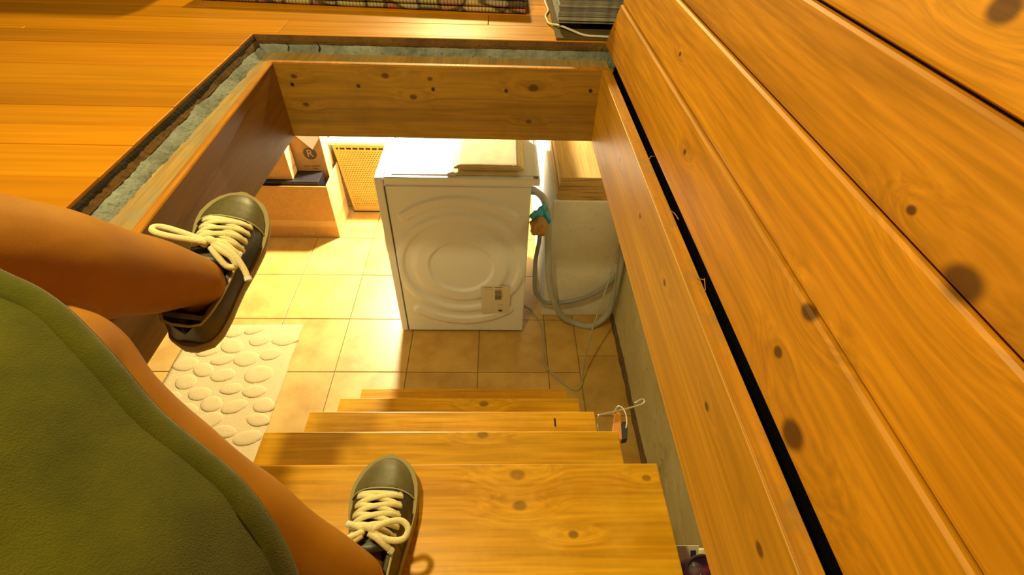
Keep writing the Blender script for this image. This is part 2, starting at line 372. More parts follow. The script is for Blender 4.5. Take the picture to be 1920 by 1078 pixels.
# raw edge of the planks along the opening, its left shade painted near black, brown batten and mortar below (left and far sides)
def jag(n, amp, seed):
    r = random.Random(seed); return [r.uniform(-amp, amp) for _ in range(n)]
def edge_run(name, mat, prof, side, seed, amp=.0018, n=150, **kw):
    """prof: (outward offset, z) polygon swept along the opening's edge with a ragged inner side."""
    rows = []
    ln = (YN, YE+.0) if side == 'left' else (XL-.0, XR)
    for i in range(n+1):
        t = ln[0]+(ln[1]-ln[0])*i/n; ring = []
        for k, (o, z) in enumerate(prof):
            w = amp*noise.noise(Vector((t*22, k*.7+seed, seed*1.3)))*.8+amp*.6*noise.noise(Vector((t*130, k*2.1, seed)))
            o2 = o+w*(1 if o > -.02 else 0); z2 = z+w*.5*(1 if o > -.02 else 0)
            ring.append((XL+o2, t, z2) if side == 'left' else (t, YE-o2, z2))
        rows.append(ring)
    bm = bmesh.new(); V = grid(bm, rows, close=True); bm.faces.new(V[0][::-1]); bm.faces.new(V[-1])
    bmesh.ops.recalc_face_normals(bm, faces=bm.faces)
    return obj(name, bm, mat, **kw)
tr1 = edge_run('trim_1', M_darkgap, [(-.014, ZU-.0185), (.0015, ZU-.004), (.003, ZU-.009), (.003, ZU-.0185)], 'left', 1, .0015, kind='structure', smooth=False)  # near-black strip painting the shade at the left floor edge
tr2 = edge_run('trim_2', M_flooredge, [(-.014, ZU-.024), (-.014, ZU-.019), (.003, ZU-.0135), (.006, ZU-.024)], 'left', 2, .0022, kind='structure')
tr3 = edge_run('trim_3', M_concrete, [(-.03, ZT-.03), (-.03, ZU-.024), (.002, ZU-.022), (.010, ZU-.030), (.024, ZT-.004), (.027, ZT-.03)], 'left', 3, .003, kind='structure', smooth=True)
tr4 = edge_run('trim_4', M_flooredge, [(-.012, ZU-.019), (-.010, ZU-.003), (.001, ZU-.001), (.002, ZU-.0125), (.001, ZU-.019)], 'far', 4, .0008, kind='structure')
tr5 = edge_run('trim_5', M_concrete, [(-.04, ZT-.03), (-.04, ZU-.0125), (-.001, ZU-.0125), (.000, ZT+.003), (.008, ZT-.004), (.012, ZT-.03)], 'far', 5, .002, kind='structure', smooth=True)
# dark crack / chip details of the mortar
bm = bmesh.new()
for (x, w) in ((-.41, .003), (-.48, .002)):
    tube(bm, [(x, YE+.0005-.002, ZU-.014), (x+.004, YE-.003, ZU-.024), (x+.001, YE-.006, ZT+.002)], w*.5, 5)
obj('crack', bm, M_darkgap, tr5)
# timber ledge round the frame
bm = bmesh.new(); hexa(bm, [(-.60, YN, ZT-.05), (-.470, YN, ZT-.05), (-.5085, YE, ZT-.05), (-.60, YE, ZT-.05), (-.60, YN, ZT-.003), (-.463, YN, ZT-.003), (-.5085, YE, ZT-.003), (-.60, YE, ZT-.003)], bev=.001)
obj('trim_6', bm, M_ledge, kind='structure')
bm = bmesh.new(); box(bm, -.5085, .2575, 1.1545, YE+.04, ZT-.05, ZT-.003, bev=.001)
obj('trim_7', bm, M_ledge, kind='structure')
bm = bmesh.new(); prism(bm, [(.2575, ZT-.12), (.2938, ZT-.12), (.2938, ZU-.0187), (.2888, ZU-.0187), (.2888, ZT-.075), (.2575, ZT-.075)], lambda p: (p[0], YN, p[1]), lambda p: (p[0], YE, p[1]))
obj('trim_9', bm, M_gapshade, kind='structure')  # added liner, coloured near black so the gap reads as deep shade
# cellar ceiling slab round the frame
bm = bmesh.new()
for a in ((-2.6, -.515, -.2, 3.1), (.2815, .75, -.2, 3.1), (-.515, .262, 1.156, 3.1)):
    box(bm, a[0], a[1], a[2], a[3], 1.262, ZT-.052)
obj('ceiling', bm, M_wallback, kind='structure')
# ------------------------------------------------------------------ hatch frame
hf = thing('box_frame', 'pine box frame lining the hatch opening above the stairs', 'frame', (-.12, .6, ZB))
bm = bmesh.new(); hexa(bm, [(-.5190, YN, ZB), (-.5030, YN, ZB), (-.4900, 1.1384, ZB), (-.5065, 1.1384, ZB), (-.4665, YN, ZT), (-.4505, YN, ZT), (-.4905, 1.1384, ZT), (-.5065, 1.1384, ZT)], bev=.0012)
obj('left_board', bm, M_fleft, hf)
obj('left_edge_strip', hexa(bmesh.new(), [(-.4640, YN, ZT), (-.4506, YN, ZT), (-.4906, 1.1384, ZT), (-.5040, 1.1384, ZT), (-.4635, YN, ZT+.0025), (-.4516, YN, ZT+.0025), (-.4916, 1.1384, ZT+.0025), (-.5035, 1.1384, ZT+.0025)]), M_edge, hf)
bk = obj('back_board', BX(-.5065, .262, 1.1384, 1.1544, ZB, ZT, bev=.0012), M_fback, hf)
obj('back_edge_strip', BX(-.503, .2555, 1.1388, 1.1500, ZT, ZT+.0025), M_edge, hf)
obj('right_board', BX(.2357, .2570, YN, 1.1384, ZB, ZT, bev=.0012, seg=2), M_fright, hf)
obj('right_edge_strip', BX(.2368, .2566, YN, 1.1380, ZT, ZT+.0022, bev=.0008, seg=1), M_edge, hf)
obj('near_board', BX(-.468, .2617, YN-.02, YN, ZB, ZT, bev=.001), M_fback, hf)
for (x, z) in ((-.461, 1.3603), (-.3133, 1.3598), (-.145, 1.3561), (.0219, 1.356), (.216, 1.3601)):
    bm = bmesh.new(); disc(bm, (x, 1.1386, z), (0, -1, 0), .0042, 12, .0012); box(bm, x-.003, x+.003, 1.1370, 1.1374, z-.0004, z+.0004)
    obj('screw', bm, M_screw, bk)
# splinters on the right board
for P, r_ in (([(.254, .742, ZT+.001), (.259, .748, ZT+.006), (.266, .752, ZT+.004)], .0007), ([(.252, .455, ZT+.001), (.254, .44, ZT+.012), (.249, .43, ZT+.022), (.247, .415, ZT+.018)], .0005), ([(.254, .60, ZT+.001), (.258, .59, ZT+.004), (.261, .575, ZT+.003)], .0007)):
    obj('splinter', TB(spline(P, 5), r_, 5), M_edge, hf)
# ------------------------------------------------------------------ hatch lid (open, leaning right)
ld = thing('trapdoor', 'open trapdoor of varnished pine boards leaning to the right of the opening', 'trapdoor', (.26, .5, 1.4415))
LD = Vector((.0223, 0, .0855)); LW = LD.length; LU = LD.normalized(); LN = Vector((LU.z, 0, -LU.x))   # LN points away from the opening
for k in range(9):
    g = .0012; r0 = k*LW+g; r1 = (k+1)*LW-g
    y0, y1 = -.42, 1.199-.004*k
    th = .026
    off = [0, .0004, -.0004, .0012, 0, .0006, 0, 0, 0][k]
    o = Vector((.247, 0, 1.4415))
    bev_hi = .0046
    prof = [(r0, th), (r0, .003), (r0+.0012, .0008), (r0+.004, 0), (r1-bev_hi, 0), (r1-.0012, .0018), (r1, .0060), (r1, th)]
    if k == 0: prof[0:4] = [(0, th), (0, .002), (.001, .0003), (.003, 0)]
    bm = bmesh.new()
    f = lambda y: (lambda p: o+LU*p[0]+LN*(p[1]+off)+Vector((0, y, 0)))
    prism(bm, prof, f(y0), f(y1))
    obj('door_board', bm, M_lid, ld)
for yy in (.02, .95):
    bm = bmesh.new(); o = Vector((.247, yy, 1.4415))
    P = [o+LU*a+LN*b+Vector((0, c, 0)) for b in (.0265, .046) for (a, c) in ((.05, 0), (.05, .07), (.76, .07), (.76, 0))]
    prism(bm, [(0.05, .0265), (.76, .0265), (.76, .046), (.05, .046)], lambda p: o+LU*p[0]+LN*p[1], lambda p: o+LU*p[0]+LN*p[1]+Vector((0, .07, 0)))
    obj('batten', bm, M_lid, ld)
for yy in (.18, .86):
    bm = bmesh.new(); tube(bm, [(.292, yy, ZU+.006), (.292, yy+.08, ZU+.006)], .005, 10)
    hg = obj('hinge', bm, M_hinge, ld)
    bm = bmesh.new(); box(bm, .294, .325, yy, yy+.08, ZU+.0006, ZU+.003); obj('hinge_leaf', bm, M_hinge, hg)
    bm = bmesh.new(); o = Vector((.247, yy, 1.4415)); prism(bm, [(0.012, .0262), (.05, .0262), (.05, .0285), (.012, .0285)], lambda p: o+LU*p[0]+LN*p[1], lambda p: o+LU*p[0]+LN*p[1]+Vector((0, .08, 0))); obj('hinge_leaf', bm, M_hinge, hg)
# ------------------------------------------------------------------ cellar shell
cf = obj('floor.001', BX(-2.0, .70, -.2, 3.05, -.12, -.0075), M_grout, kind='structure', at=(0, 0, 0))
TS = .3169; X0, Y0 = -1.0248, 1.3467
tile_me = None
def tile(x0, x1, y0, y1):
    g = .0016
    bm = bmesh.new(); box(bm, x0+g, x1-g, y0+g, y1-g, -.0075, random.uniform(-.0007, .0003), bev=.0016, seg=2)
    obj('floor_tile', bm, M_tile, cf)
XS = .386
for i in range(-4, 5):
    for j in range(-5, 6):
        xa, xb = X0+i*TS, X0+(i+1)*TS; ya, yb = Y0+j*TS, Y0+(j+1)*TS
        if xa >= XS-.02 or ya > 3.0 or yb < -.1: continue
        tile(max(xa, -1.98), min(xb, XS), ya, min(yb, 3.02))
for j in range(-5, 6):
    ya = 1.441+j*TS; yb = ya+TS
    if ya > 3.0 or yb < -.1: continue
    tile(XS, .5815, ya, min(yb, 3.0))
def bumpy_wall(name, x, y0, y1, z0, z1, nx, mat, amp=.005):
    rows = []
    n, m = 90, 34
    for i in range(n+1):
        y = y0+(y1-y0)*i/n; rows.append([])
        for j in range(m+1):
            z = z0+(z1-z0)*j/m
            d = amp*noise.noise(Vector((y*7, z*7, 1.3)))+amp*.6*noise.noise(Vector((y*21, z*21, 4)))
            rows[-1].append((x+nx*(d if j > 0 else .0), y, z))
    bm = bmesh.new(); V = grid(bm, rows)
    # give it depth
    bk_ = [bm.verts.new((x-nx*.12, y, z)) for (y, z) in ((y0, z0), (y1, z0), (y1, z1), (y0, z1))]
    bm.faces.new(bk_)
    for e in ((0, 0, n, 0, 0, 1), (n, 0, n, m, 1, 2), (0, m, n, m, 3, 2), (0, 0, 0, m, 0, 3)):
        if e[0] != e[2]: line = [V[i][e[1]] for i in range(n+1)]
        else: line = [V[e[0]][j] for j in range(m+1)]
        bm.faces.new(line+[bk_[e[5]], bk_[e[4]]])
    bmesh.ops.recalc_face_normals(bm, faces=bm.faces)
    return obj(name, bm, mat, smooth=False, kind='structure')
bumpy_wall('wall_right', .588, -.2, 3.05, -.0, 1.26, -1, M_wall)
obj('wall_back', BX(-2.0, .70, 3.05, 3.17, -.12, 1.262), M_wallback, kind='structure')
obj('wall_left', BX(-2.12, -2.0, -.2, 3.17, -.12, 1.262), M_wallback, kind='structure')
obj('wall_near', BX(-2.0, .70, -.02, .035, -.0075, ZT-.052), M_wall, kind='structure')
# soiled mortar fillet at the foot of the right wall
rows = []
for i in range(81):
    y = .3+i*(1.69-.3)/80; w = .007+.005*noise.noise(Vector((y*16, 2, 0)))
    rows.append([(.589, y, -.001), (.581-w, y, -.001), (.5825-w*.8, y, .006+w*.5), (.589, y, .020+w)])
bm = bmesh.new(); grid(bm, rows); obj('baseboard_right', bm, plaster('soiled_mortar', (.10, .065, .03), (.20, .13, .06), 30, (.02, .015, .01), .8, .8), kind='structure')
# plastered pier and beam
bm = bmesh.new(); rows = []
box(bm, .232, .583, 1.695, 3.05, -.0, .6815, bev=.006, seg=2)
bmesh.ops.subdivide_edges(bm, edges=[e for e in bm.edges if e.calc_length() > .2], cuts=14, use_grid_fill=True)
for v in bm.verts:
    if .02 < v.co.z < .67: v.co += Vector((0, 0, 0))+Vector((1, 1, 0))*.006*noise.noise(v.co*9)
obj('wall_middle', bm, M_pier, kind='structure', smooth=False)
bt = thing('wooden_beam', 'pale timber beam of two stacked boards on the white plaster pier', 'beam', (.41, 2.2, .6825))
for (z0, z1, x0) in ((.6825, .733, .250), (.7335, .786, .254)):
    bm = bmesh.new(); box(bm, x0, .578, 1.700, 3.045, z0, z1, bev=.002, seg=2)
    for f in bm.faces:
        if f.calc_center_median().y < 1.7005: f.material_index = 1
    obj('board', bm, [M_beam, M_beamend], bt)
# small plastered ledge low beside the upper steps
obj('trim_8', BX(.2715, .583, .04, .300, -.0, .922, bev=.004), M_wall, kind='structure')
# ------------------------------------------------------------------ staircase
sx0, sx1 = -.4854, .2687
st = thing('staircase', 'steep open pine stairs leading down into the cellar', 'stairs', (-.11, .6, 0))
zt_, yt_ = [1.0552, .8593, .6634, .4675, .2716], [.386, .5575, .7288, .9001, 1.0714]
for k in range(5):
    yb_ = .09 if k == 0 else yt_[k]-.215
    bm = bmesh.new(); box(bm, sx0, sx1, yb_, yt_[k], zt_[k]-.038, zt_[k], bev=.0022, seg=2)
    obj('tread', bm, M_tread, st)
for x in (sx0+.05, sx1-.085):
    bm = bmesh.new()
    prof = [(1.13, .0), (1.02, .0), (.09, .97), (.09, 1.0165), (.34, 1.0165), (.345, .93), (.51, .8205), (.515, .735), (.68, .6246), (.685, .54), (.855, .4287), (.86, .345), (1.03, .2328)]
    prism(bm, prof, lambda p: Vector((x, p[0], p[1])), lambda p: Vector((x+.035, p[0], p[1])))
    obj('stringer', bm, M_tread, st)
bm = bmesh.new(); box(bm, .158, .1625, .684, .708, .6634, .6639); obj('tread_mark', bm, M_darkgap, st)
# ------------------------------------------------------------------ washing machine (side on)
wm = thing('washing_machine', 'white front loading washing machine seen from its embossed side', 'washing machine', (-.15, 1.88, 0))
bx0, bx1, by0, by1 = -.415, .1324, 1.5832, 2.18
obj('cabinet', BX(bx0, bx1, by0+.004, by1, .012, .818, bev=.003), M_white, wm)
cx, cz = -.143, .4215
def sm(a, b, x):
    t = min(1, max(0, (x-a)/(b-a))); return t*t*(3-2*t)
def emb(x, z):
    dx, dz = x-cx, z-cz; r = math.hypot(dx, dz); h = 0
    h += (sm(.128, .140, r)-sm(.185, .215, r))
    h += (sm(.232, .246, r)-sm(.262, .285, r))
    a = abs(math.atan2(dx, dz)); ab = abs(math.atan2(dx, -dz))
    for (ang, am) in ((a, math.radians(39)), (ab, math.radians(38))):
        if ang <= am: d = abs(r-.330)
        else:
            e = min(math.hypot(dx-s*.330*math.sin(am), abs(dz)-.330*math.cos(am)) for s in (-1, 1)); d = e if (dz > 0) == (ang is a) else 9
        h += 1-sm(.016, .026, d)
    return h*.0105
nx_, nz_ = 120, 170; rows = []
px0, px1, pz0, pz1 = bx0+.010, bx1-.001, .014, .812
for j in range(nz_+1):
    z = pz0+(pz1-pz0)*j/nz_
    rows.append([(px0+(px1-px0)*i/nx_, by0-.0005-emb(px0+(px1-px0)*i/nx_, z), z) for i in range(nx_+1)])
bm = bmesh.new(); V = grid(bm, rows)
rim = [V[0][i] for i in range(nx_+1)]+[V[j][nx_] for j in range(1, nz_+1)]+[V[nz_][i] for i in range(nx_-1, -1, -1)]+[V[j][0] for j in range(nz_-1, 0, -1)]
rb = [bm.verts.new((v.co.x, by0+.0045, v.co.z)) for v in rim]
for i in range(len(rim)):
    j = (i+1) % len(rim); bm.faces.new((rim[i], rim[j], rb[j], rb[i]))
bmesh.ops.recalc_face_normals(bm, faces=bm.faces)
sp = obj('side_panel', bm, M_white, wm, smooth=True)
fp = obj('front_panel', hexa(bmesh.new(), [(-.4395, by0-.001, .012), (bx0+.004, by0-.001, .012), (bx0+.004, by1, .012), (-.4395, by1, .012), (-.4430, by0-.001, .845), (bx0+.004, by0-.001, .845), (bx0+.004, by1, .845), (-.4430, by1, .845)], bev=.004, seg=3), M_white, wm)
bm = bmesh.new(); hexa(bm, [(bx0+.005, by0-.0012, .016), (bx0+.0064, by0-.0012, .016), (bx0+.0064, by0+.004, .016), (bx0+.005, by0+.004, .016), (bx0+.005, by0-.0012, .808), (bx0+.0064, by0-.0012, .808), (bx0+.0064, by0+.004, .808), (bx0+.005, by0+.004, .808)])
obj('seam', bm, M_seam, wm)
bm = bmesh.new(); box(bm, -.408, .163, by0-.003, by1+.004, .8195, .849, bev=.005, seg=3); tp = obj('top_cover', bm, M_whiteplastic, wm)
bm = bmesh.new(); box(bm, -.388, -.3865, by0+.012, by1-.01, .849, .8493); obj('top_seam', bm, M_seam, tp)
bm = bmesh.new(); box(bm, -.382, .150, by0+.02, by1-.02, .849, .8510, bev=.0008); obj('top_plate', bm, M_white, tp)
bm = bmesh.new(); Mx = Matrix.Translation((.148, by0+.012, .8488)); lathe(bm, [(0, .0016), (.010, .0013), (.011, 0)], Mx, 16); obj('corner_cap', bm, M_greycase, tp)
Mx = Matrix.Translation((-.4415, 1.885, .44)) @ Matrix.Rotation(-PI/2, 4, 'Y')
bm = bmesh.new(); lathe(bm, [(.195, -.004), (.195, .022), (.182, .036), (.150, .040), (.140, .030)], Mx, 48); dr = obj('door', bm, M_basketlid, wm, smooth=True, label='round porthole door bulging from the front')
bm = bmesh.new(); lathe(bm, [(.142, .030), (.120, .034), (.06, .044), (0, .048)], Mx, 40); obj('door_glass', bm, M_glass, dr, smooth=True)
for (x, y) in ((-.38, by0+.05), (.10, by0+.05), (-.38, by1-.05), (.10, by1-.05)):
    bm = bmesh.new(); lathe(bm, [(0, 0.0003), (.018, .0003), (.018, .006), (.011, .008), (.011, .014), (0, .014)], Matrix.Translation((x, y, 0)), 16); obj('foot', bm, M_rubber, wm)
# rating sticker: two columns of print, a barcode, small print
def on_side(bm, x0, x1, z0, z1, d=.0002, t=.0003):
    pts = []
    y = by0-.0115
    box(bm, x0, x1, y-d-t, y-d, z0, z1)
bm = bmesh.new(); on_side(bm, -.060, .068, .145, .318, 0, .0004); sk = obj('sticker', bm, M_paper, wm, label='paper rating sticker with a barcode')
bm = bmesh.new()
on_side(bm, -.046, -.012, .3075, .3105); on_side(bm, -.046, -.012, .2985, .3000); on_side(bm, -.002, .034, .3085, .3125); on_side(bm, .004, .034, .2995, .3010)
on_side(bm, .012, .036, .2055, .2065); on_side(bm, .012, .036, .1990, .2000); on_side(bm, .016, .032, .1850, .1858); on_side(bm, .016, .034, .158, .170)
r = random.Random(9); z = .293
while z > .232:
    h_ = r.choice((.0012, .0018, .003)); on_side(bm, .000, .029, z-h_, z); z -= h_+r.choice((.0008, .0014))
on_side(bm, .0325, .0338, .245, .283)
obj('barcode', bm, M_ink, sk, kind='stuff')
# folded cloths on the top
for k in range(4):
    x0, x1, y0, y1 = -.150+.012*(k % 2)-.002*k, .090+.007*((k*2) % 3), 1.600+.006*((k*3) % 4)+.004*k, 1.900+.01*(k % 2)
    z0 = .8522+k*.0068; n = 18; rows = []
    def top(u, v, k=k): return .0008*noise.noise(Vector((u*4, v*4, k*3.1)))
    bm = bmesh.new(); rowsT = []
    for i in range(n+1):
        u = i/n; rowsT.append([])
        for j in range(n+1):
            v = j/n; e = min(u, 1-u, v, 1-v)
            rowsT[-1].append((x0+(x1-x0)*u+.002*noise.noise(Vector((v*5, k, 0))), y0+(y1-y0)*v+.003*noise.noise(Vector((u*5, k, 7))), z0+.0056+top(u, v)-.002*(1-sm(0, .06, e))))
    V = grid(bm, rowsT); B = grid(bm, [[(p[0], p[1], z0) for p in rw] for rw in rowsT])
    per = [(i, 0) for i in range(n+1)]+[(n, j) for j in range(1, n+1)]+[(i, n) for i in range(n-1, -1, -1)]+[(0, j) for j in range(n-1, 0, -1)]
    for a, b in zip(per, per[1:]+per[:1]): bm.faces.new((V[a[0]][a[1]], V[b[0]][b[1]], B[b[0]][b[1]], B[a[0]][a[1]]))
    bmesh.ops.recalc_face_normals(bm, faces=bm.faces)
    lab = ['cream folded cloth at the bottom of the pile on the washing machine', 'cream folded cloth second from the bottom of the pile on the washing machine', 'cream folded cloth third from the bottom, under the top one', 'cream folded cloth with a small stain, topmost of the pile on the washing machine'][k]
    co = obj('folded_cloth', bm, M_cloth, smooth=True, at=((x0+x1)/2, (y0+y1)/2, z0), label=lab, cat='cloth', group='folded cloths on the washing machine')
    if k == 3:
        bm = bmesh.new(); disc(bm, (.064, 1.628, z0+.0062), (0, 0, 1), .006, 12, .0004); obj('stain', bm, flat('stain_brown', (.30, .20, .06), .9), co)
        bm = bmesh.new(); tube(bm, [(.076, 1.62, z0+.0062), (.076, 1.72, z0+.0064), (.076, 1.88, z0+.0064)], .0006, 5); obj('stitching', bm, M_ink, co)
bm = bmesh.new(); rows = []
for i in range(13):
    rows.append([(-.180+.0055*j+.004*noise.noise(Vector((i*.5, 3, 1))), 1.592+.026*i, .8514+.004*math.exp(-((j-3)/1.6)**2)+.0012*noise.noise(Vector((i*.6, j*.7, 5)))) for j in range(7)])
grid(bm, rows); o = obj('paper_bag', bm, M_whitepaper, smooth=True, at=(-.165, 1.75, .8514), label='white crumpled bag edge lying left of the folded cloths', cat='bag')
md = o.modifiers.new('thickness', 'SOLIDIFY'); md.thickness = .0008; md.offset = 1
# ------------------------------------------------------------------ cellar corner: boxes, case, basket
def carton_open(name, x0, x1, y0, y1, z1, label):
    t = thing(name, label, 'box', ((x0+x1)/2, (y0+y1)/2, 0)); w = .004
    z0 = .0006
    obj('front_side', BX(x0, x1, y0, y0+w, z0, z1, bev=.001, seg=1), M_card, t)
    obj('back_side', BX(x0, x1, y1-w, y1, z0, z1, bev=.001, seg=1), M_card, t)
    obj('left_side', BX(x0, x0+w, y0+w, y1-w, z0, z1), M_card, t)
    obj('right_side', BX(x1-w, x1, y0+w+.001, y1-w, z0, z1+.006, bev=.001, seg=1), M_cardlit, t)
    obj('base', BX(x0+w, x1-w, y0+w, y1-w, z0, z0+w), M_card, t)
    bm = bmesh.new(); box(bm, x0+.001, x1-.002, y0-.0006, y0, .075, .118); box(bm, x1, x1+.0006, y0+.03, y1, .075, .118); obj('tape', bm, M_tape, t)
    bm = bmesh.new(); box(bm, x0+.30, x0+.36, y0-.0005, y0, .016, .030); obj('faint_print', bm, M_tape, t)
    return t
carton_open('cardboard_box', -1.40, -.900, 2.30, 2.552, .341, 'large open cardboard box on the tile floor holding a black case')
cs = thing('black_case', 'flat black case lying in the open cardboard box', 'case', (-1.1, 2.37, .0052))
obj('shell', BX(-1.32, -.945, 2.316, 2.424, .0052, .357, bev=.003, seg=2), M_darkcase, cs)
obj('lid', BX(-1.322, -.943, 2.3145, 2.4255, .3572, .3600, bev=.001, seg=1), M_darkcase, cs)
sb = thing('small_carton', 'small printed cardboard carton resting on the black case', 'box', (-1.15, 2.37, .3605))
obj('carton_body', BX(-1.33, -1.082, 2.335, 2.4185, .3605, .535, bev=.0015, seg=1), M_card, sb)
obj('carton_side', BX(-1.082, -1.0808, 2.336, 2.4175, .3615, .534), M_cardlit, sb)
MyX = Matrix(((0, 0, 1, -1.0806), (1, 0, 0, 2.388), (0, 1, 0, .405), (0, 0, 0, 1)))
obj('printed_text', text_bm('50 Cm', .021, MyX), M_cardprint, sb)
obj('printed_text', text_bm('n', .030, Matrix.Translation((0, .012, .098)) @ MyX), M_cardprint, sb)
bm = bmesh.new(); q = (2.362, .482)
for (a, b_, c_, d_) in ((-.011, .011, -.015, -.0125), (-.011, .011, .0125, .015), (-.011, -.0085, -.0125, .0125), (.0085, .011, -.0125, .0125)): box(bm, -1.0808, -1.0803, q[0]+a, q[0]+b_, q[1]+c_, q[1]+d_)
obj('printed_square', bm, M_cardprint, sb)
bm = bmesh.new(); box(bm, -1.196, -1.193, 2.3343, 2.335, .43, .452); box(bm, -1.2, -1.189, 2.3343, 2.335, .449, .453); obj('white_mark', bm, M_whitepaper, sb)
rb_ = thing('tall_carton', 'tall carton with a round black emblem behind the black case', 'box', (-1.0, 2.49, .0052))
obj('carton_body', BX(-1.16, -.921, 2.431, 2.543, .0052, .578, bev=.0015, seg=1), flat('brown_carton', (.36, .19, .05), .85, nz=.1), rb_)
obj('carton_side', BX(-.921, -.9195, 2.432, 2.542, .007, .577), M_cardlit, rb_)
FR = lambda x, z: Matrix(((1, 0, 0, x), (0, 0, -1, 2.4304), (0, 1, 0, z), (0, 0, 0, 1)))
bm = bmesh.new(); disc(bm, (-.992, 2.4308, .462), (0, -1, 0), .035, 36, .0006); em = obj('emblem', bm, M_ink, rb_, label='round black emblem')
obj('letter', text_bm('R', .058, Matrix.Translation((0, -.0006, 0)) @ FR(-.992, .462)), M_card, em)
obj('printed_text', text_bm('GOLD BARTEC', .0135, FR(-1.0, .3865)), M_cardprint, rb_)
obj('printed_text', text_bm('COFFEE', .009, FR(-.985, .372)), M_cardprint, rb_)
SD = Matrix(((0, 0, 1, -.9193), (1, 0, 0, 2.47), (0, 1, 0, .535), (0, 0, 0, 1)))
obj('printed_text', text_bm('CE', .018, SD), M_cardprint, rb_)
# sheet of paper hanging over the tall carton
bm = bmesh.new()
A = [(-1.055, 2.426, .5815), (-.915, 2.426, .5815), (-.929, 2.424, .545), (-.968, 2.420, .4915)]
Bk = [(-1.055, 2.54, .5795), (-.925, 2.54, .5795)]
v = [bm.verts.new(p) for p in A+Bk]
bm.faces.new((v[0], v[3], v[2], v[1])); bm.faces.new((v[0], v[1], v[5], v[4]))
o = obj('paper_sheet', bm, M_whitepaper, at=(-.98, 2.48, .5795), label='white paper sheet folded over the top of the tall carton', cat='paper')
md = o.modifiers.new('thickness', 'SOLIDIFY'); md.thickness = .0008; md.offset = 1
# laundry basket with perforated side
bs = thing('laundry_basket', 'yellowish perforated plastic laundry basket with a pale lid', 'basket', (-.69, 2.74, 0))
def bpt(u, z, y=0):   # front wall, tapering
    xl = -.866-.040*(z/.455); xr = -.50+.040*(z/.455); return (xl+(xr-xl)*u, 2.556-.012*(z/.455)+y, z)
bm = bmesh.new(); nu, nz2 = 112, 108; VV = {}
def vat(i, j):
    if (i, j) not in VV: VV[(i, j)] = bm.verts.new(bpt(i/nu, .006+.449*j/nz2))
    return VV[(i, j)]
for j in range(nz2):
    for i in range(nu):
        rowi = j//3; hole = (j % 3 == 1) and 8 <= j < 98 and (i+ (2 if rowi % 2 else 0)) % 4 in (1, 2) and 4 <= i < nu-4
        slot = 101 <= j < 104 and (i % 9) < 7 and 4 <= i < nu-4
        if hole or slot: continue
        bm.faces.new((vat(i, j), vat(i+1, j), vat(i+1, j+1), vat(i, j+1)))
o = obj('front_wall', bm, M_basket, bs); md = o.modifiers.new('thickness', 'SOLIDIFY'); md.thickness = .003; md.offset = -1
hexa_pts = lambda z, d: [bpt(0, z, d), bpt(1, z, d), (bpt(1, z)[0], 2.93, z), (bpt(0, z)[0], 2.93, z)]
bm = bmesh.new(); hexa(bm, hexa_pts(.004, .006)+hexa_pts(.455, .006)); bmesh.ops.delete(bm, geom=[f for f in bm.faces if f.calc_center_median().z > .45], context='FACES')
o = obj('body', bm, M_basketdark, bs)
bm = bmesh.new(); box(bm, -.925, -.445, 2.526, 2.945, .458, .486, bev=.010, seg=3); obj('lid', bm, M_basketlid, bs)
obj('base_rim', hexa(bmesh.new(), [(-.870, 2.553, .0002), (-.496, 2.553, .0002), (-.496, 2.93, .0002), (-.870, 2.93, .0002), (-.871, 2.552, .008), (-.495, 2.552, .008), (-.495, 2.93, .008), (-.871, 2.93, .008)]), M_basketdark, bs)
# ------------------------------------------------------------------ bath mat with pebble relief
mt = thing('bath_mat', 'cream bath mat with raised pebble pattern on the tile floor', 'mat', (-1.14, 1.25, 0))
MA = [Vector((-1.430, 1.615)), Vector((-.920, 1.622)), Vector((-.905, .86)), Vector((-1.415, .853))]
def mpt(u, v): return MA[0]*(1-u)*(1-v)+MA[1]*u*(1-v)+MA[2]*u*v+MA[3]*(1-u)*v
bm = bmesh.new(); rows = []
for j in range(41):
    rows.append([]); 
    for i in range(29):
        u, v = i/28, j/40; p = mpt(u, v); e = min(u, 1-u, v, 1-v); rows[-1].append((p.x+.003*noise.noise(Vector((v*9, 1, 1))), p.y+.002*noise.noise(Vector((u*9, 2, 2))), .0045*sm(0, .02, e)+.003+.0012*noise.noise(Vector((u*30, v*40, 0)))))
V = grid(bm, rows); per = [V[0][i] for i in range(29)]+[V[j][28] for j in range(1, 41)]+[V[40][i] for i in range(27, -1, -1)]+[V[j][0] for j in range(39, 0, -1)]
lo = [bm.verts.new((v.co.x, v.co.y, .0006)) for v in per]
for i in range(len(per)): j = (i+1) % len(per); bm.faces.new((per[i], per[j], lo[j], lo[i]))
bm.faces.new(lo); bmesh.ops.recalc_face_normals(bm, faces=bm.faces)
obj('mat_base', bm, M_mat, mt, smooth=True)
rnd = random.Random(12); placed = []
tries = 0
while len(placed) < 75 and tries < 9000:
    tries += 1
    big = len(placed) < 38
    a = rnd.uniform(.046, .066) if big else rnd.uniform(.020, .034); b_ = a*rnd.uniform(.60, .82); th = rnd.uniform(-.5, .5)
    u, v = rnd.uniform(.03, .97), rnd.uniform(.02, .98); p = mpt(u, v)
    if min(u, 1-u)*.51 < a*.85 or min(v, 1-v)*.76 < b_*.95: continue
    if any(((p.x-q[0].x)**2/1.35+(p.y-q[0].y)**2*1.15)**.5 < (a+q[1])*.74+.003 for q in placed): continue
    placed.append((p, a, b_, th))
